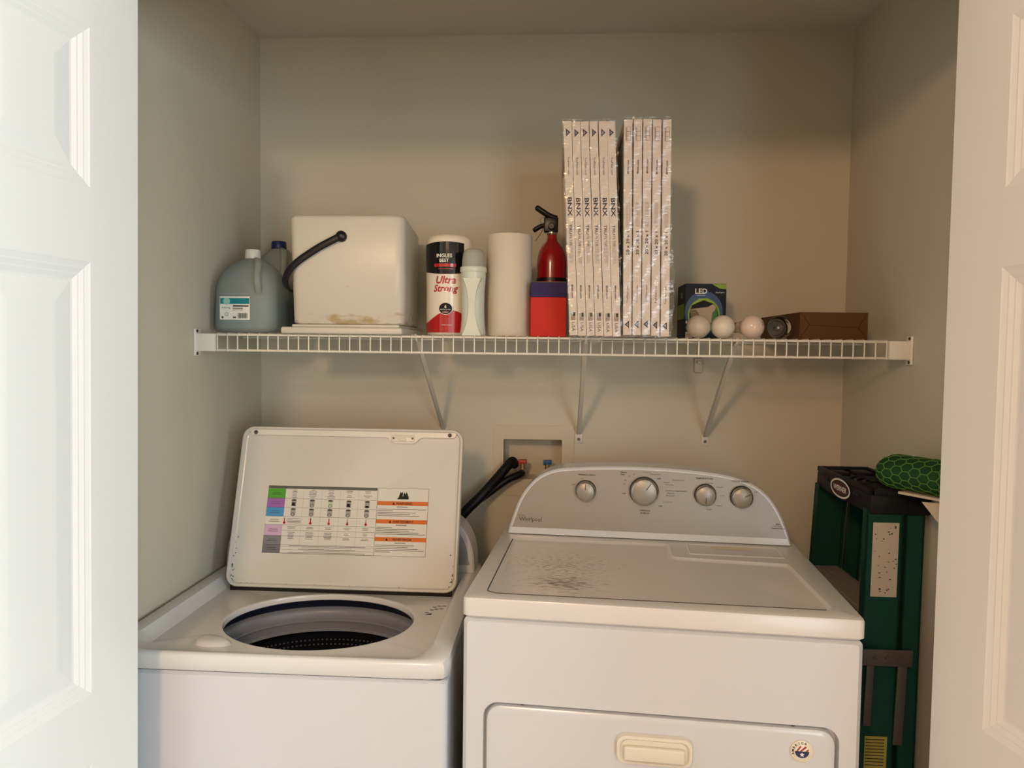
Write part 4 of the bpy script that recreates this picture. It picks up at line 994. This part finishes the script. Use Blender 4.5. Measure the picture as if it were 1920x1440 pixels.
for k in range(34):
    u = LX + .012 + rnd.random()*.050; v = .889 + rnd.random()*.150; w_ = rnd.uniform(.002, .007); h_ = rnd.uniform(.0006, .002); P.poly([(u, v), (u+w_*.6, v-h_), (u+w_, v+h_*.5), (u+w_*.4, v+h_)], green if k % 3 else grayp, 2)
for k in range(9): P.rect(LX+.016, LX+.060 - rnd.random()*.02, .965 - k*.006, .9655 - k*.006, lgray, 2)
P.done('rail_sticker', ld, 'scuffed pale sticker on the near rail')
P = Print(lambda u, v, L: (u + (v-1.09)*.03, LYn + .0055 - .05*(1.1 - v) - L, v))
P.rect(LX+.012, LX+.060, .500, .575, mat('yellow_label', '#a3964a', .6), 1)
for k in range(9): P.rect(LX+.014, LX+.054, .567-k*.007, .569-k*.007, blackm, 2)
P.done('rail_sticker', ld, 'yellow printed sticker low on the near rail')
b = new(); y = LYn - .022
box(b, LX-.006, LX+.100, y-.006, y-.002, .735, .772, .002); box(b, LX+.004, LX+.020, y-.005, y-.001, .60, .735, .001); vs = box(b, LX+.070, LX+.090, y-.005, y-.001, .56, .735, .001)
for q in (.02, .045, .07): lathe(b, [(.005, 0), (.0035, -.003), (.0001, -.003)], seg=12, axis='y', c=(LX+q, y-.006, .755))
for v in b.verts: shear(v)
obj('spreader_bracket', b, alu, ld, smooth=35)
# things lying on the ladder
pg = thing('mesh_pad', 'green rounded pad with pale honeycomb lines lying on the ladder cap', 'pad', (1.655, -.565, 1.125), math.radians(-58))
padm = mat('pad_green', '#17421f', .7); hexm = mat('pad_lines', '#557f3a', .7)
def padp(u, a, lift=0):  # u along the length, a around
    e = min(1, u/.045); r = math.sqrt(max(0, 1 - (1-e)**2)); e2 = min(1, (.27-u)/.045); r *= math.sqrt(max(0, 1 - (1-e2)**2))
    return Vector((u - .06, (.050 + lift)*r*math.cos(a), .036 + (.036 + lift)*r*math.sin(a)))
b = new(); us_ = [0, .002, .006, .012, .02, .03, .045, .08, .12, .16, .2, .225, .24, .25, .258, .264, .268, .27]; prev = None
for u in us_:
    l = [b.verts.new(padp(u, 2*math.pi*k/36)) for k in range(36)]
    if prev: bridge(b, prev, l)
    prev = l
bmesh.ops.remove_doubles(b, verts=b.verts, dist=1e-5); obj('pad_body', b, padm, pg, smooth=70)
b = new(); hx = .0135; 
for i in range(1, 12):
    for j in range(12):
        da = 2*math.pi/12; cu = .010 + i*hx*1.5; ca = j*da + (da/2 if i % 2 else 0)
        pts = [(cu + hx*math.cos(q*math.pi/3), ca + da*.577*math.sin(q*math.pi/3)) for q in range(4)]
        for (a_, b_) in zip(pts, pts[1:]):
            if 0.004 < a_[0] < .262 and .004 < b_[0] < .262: tube(b, [padp(*a_, .0003), padp((a_[0]+b_[0])/2, (a_[1]+b_[1])/2, .0006), padp(*b_, .0003)], .0011, 5, caps=False)
o = obj('honeycomb_mesh', b, hexm, pg, smooth=60)
fs = thing('folded_card', 'folded off-white card sheet beneath the green honeycomb pad', 'paper', (0, 0, 0))
pap = mat('offwhite_card', '#c9bba2', .7)
b = new(); M_ = Matrix.Translation((1.665, -.595, 1.1225)) @ Matrix.Rotation(math.radians(-58), 4, 'Z'); box(b, -.022, .17, -.03, .045, -.0035, .002, .001, 1, M=M_); obj('sheet', b, pap, fs)
b = new()
for x in (0, .0012):
    pass
tri = [(1.655, -.640, 1.112), (1.712, -.660, 1.112), (1.712, -.660, 1.020), (1.700, -.655, 1.050)]
A = [b.verts.new(p) for p in tri]; B_ = [b.verts.new((p[0]+.0004, p[1]+.0015, p[2])) for p in tri]; b.faces.new(A); b.faces.new(B_[::-1]); bridge(b, A, B_); obj('hanging_corner', b, pap, fs)
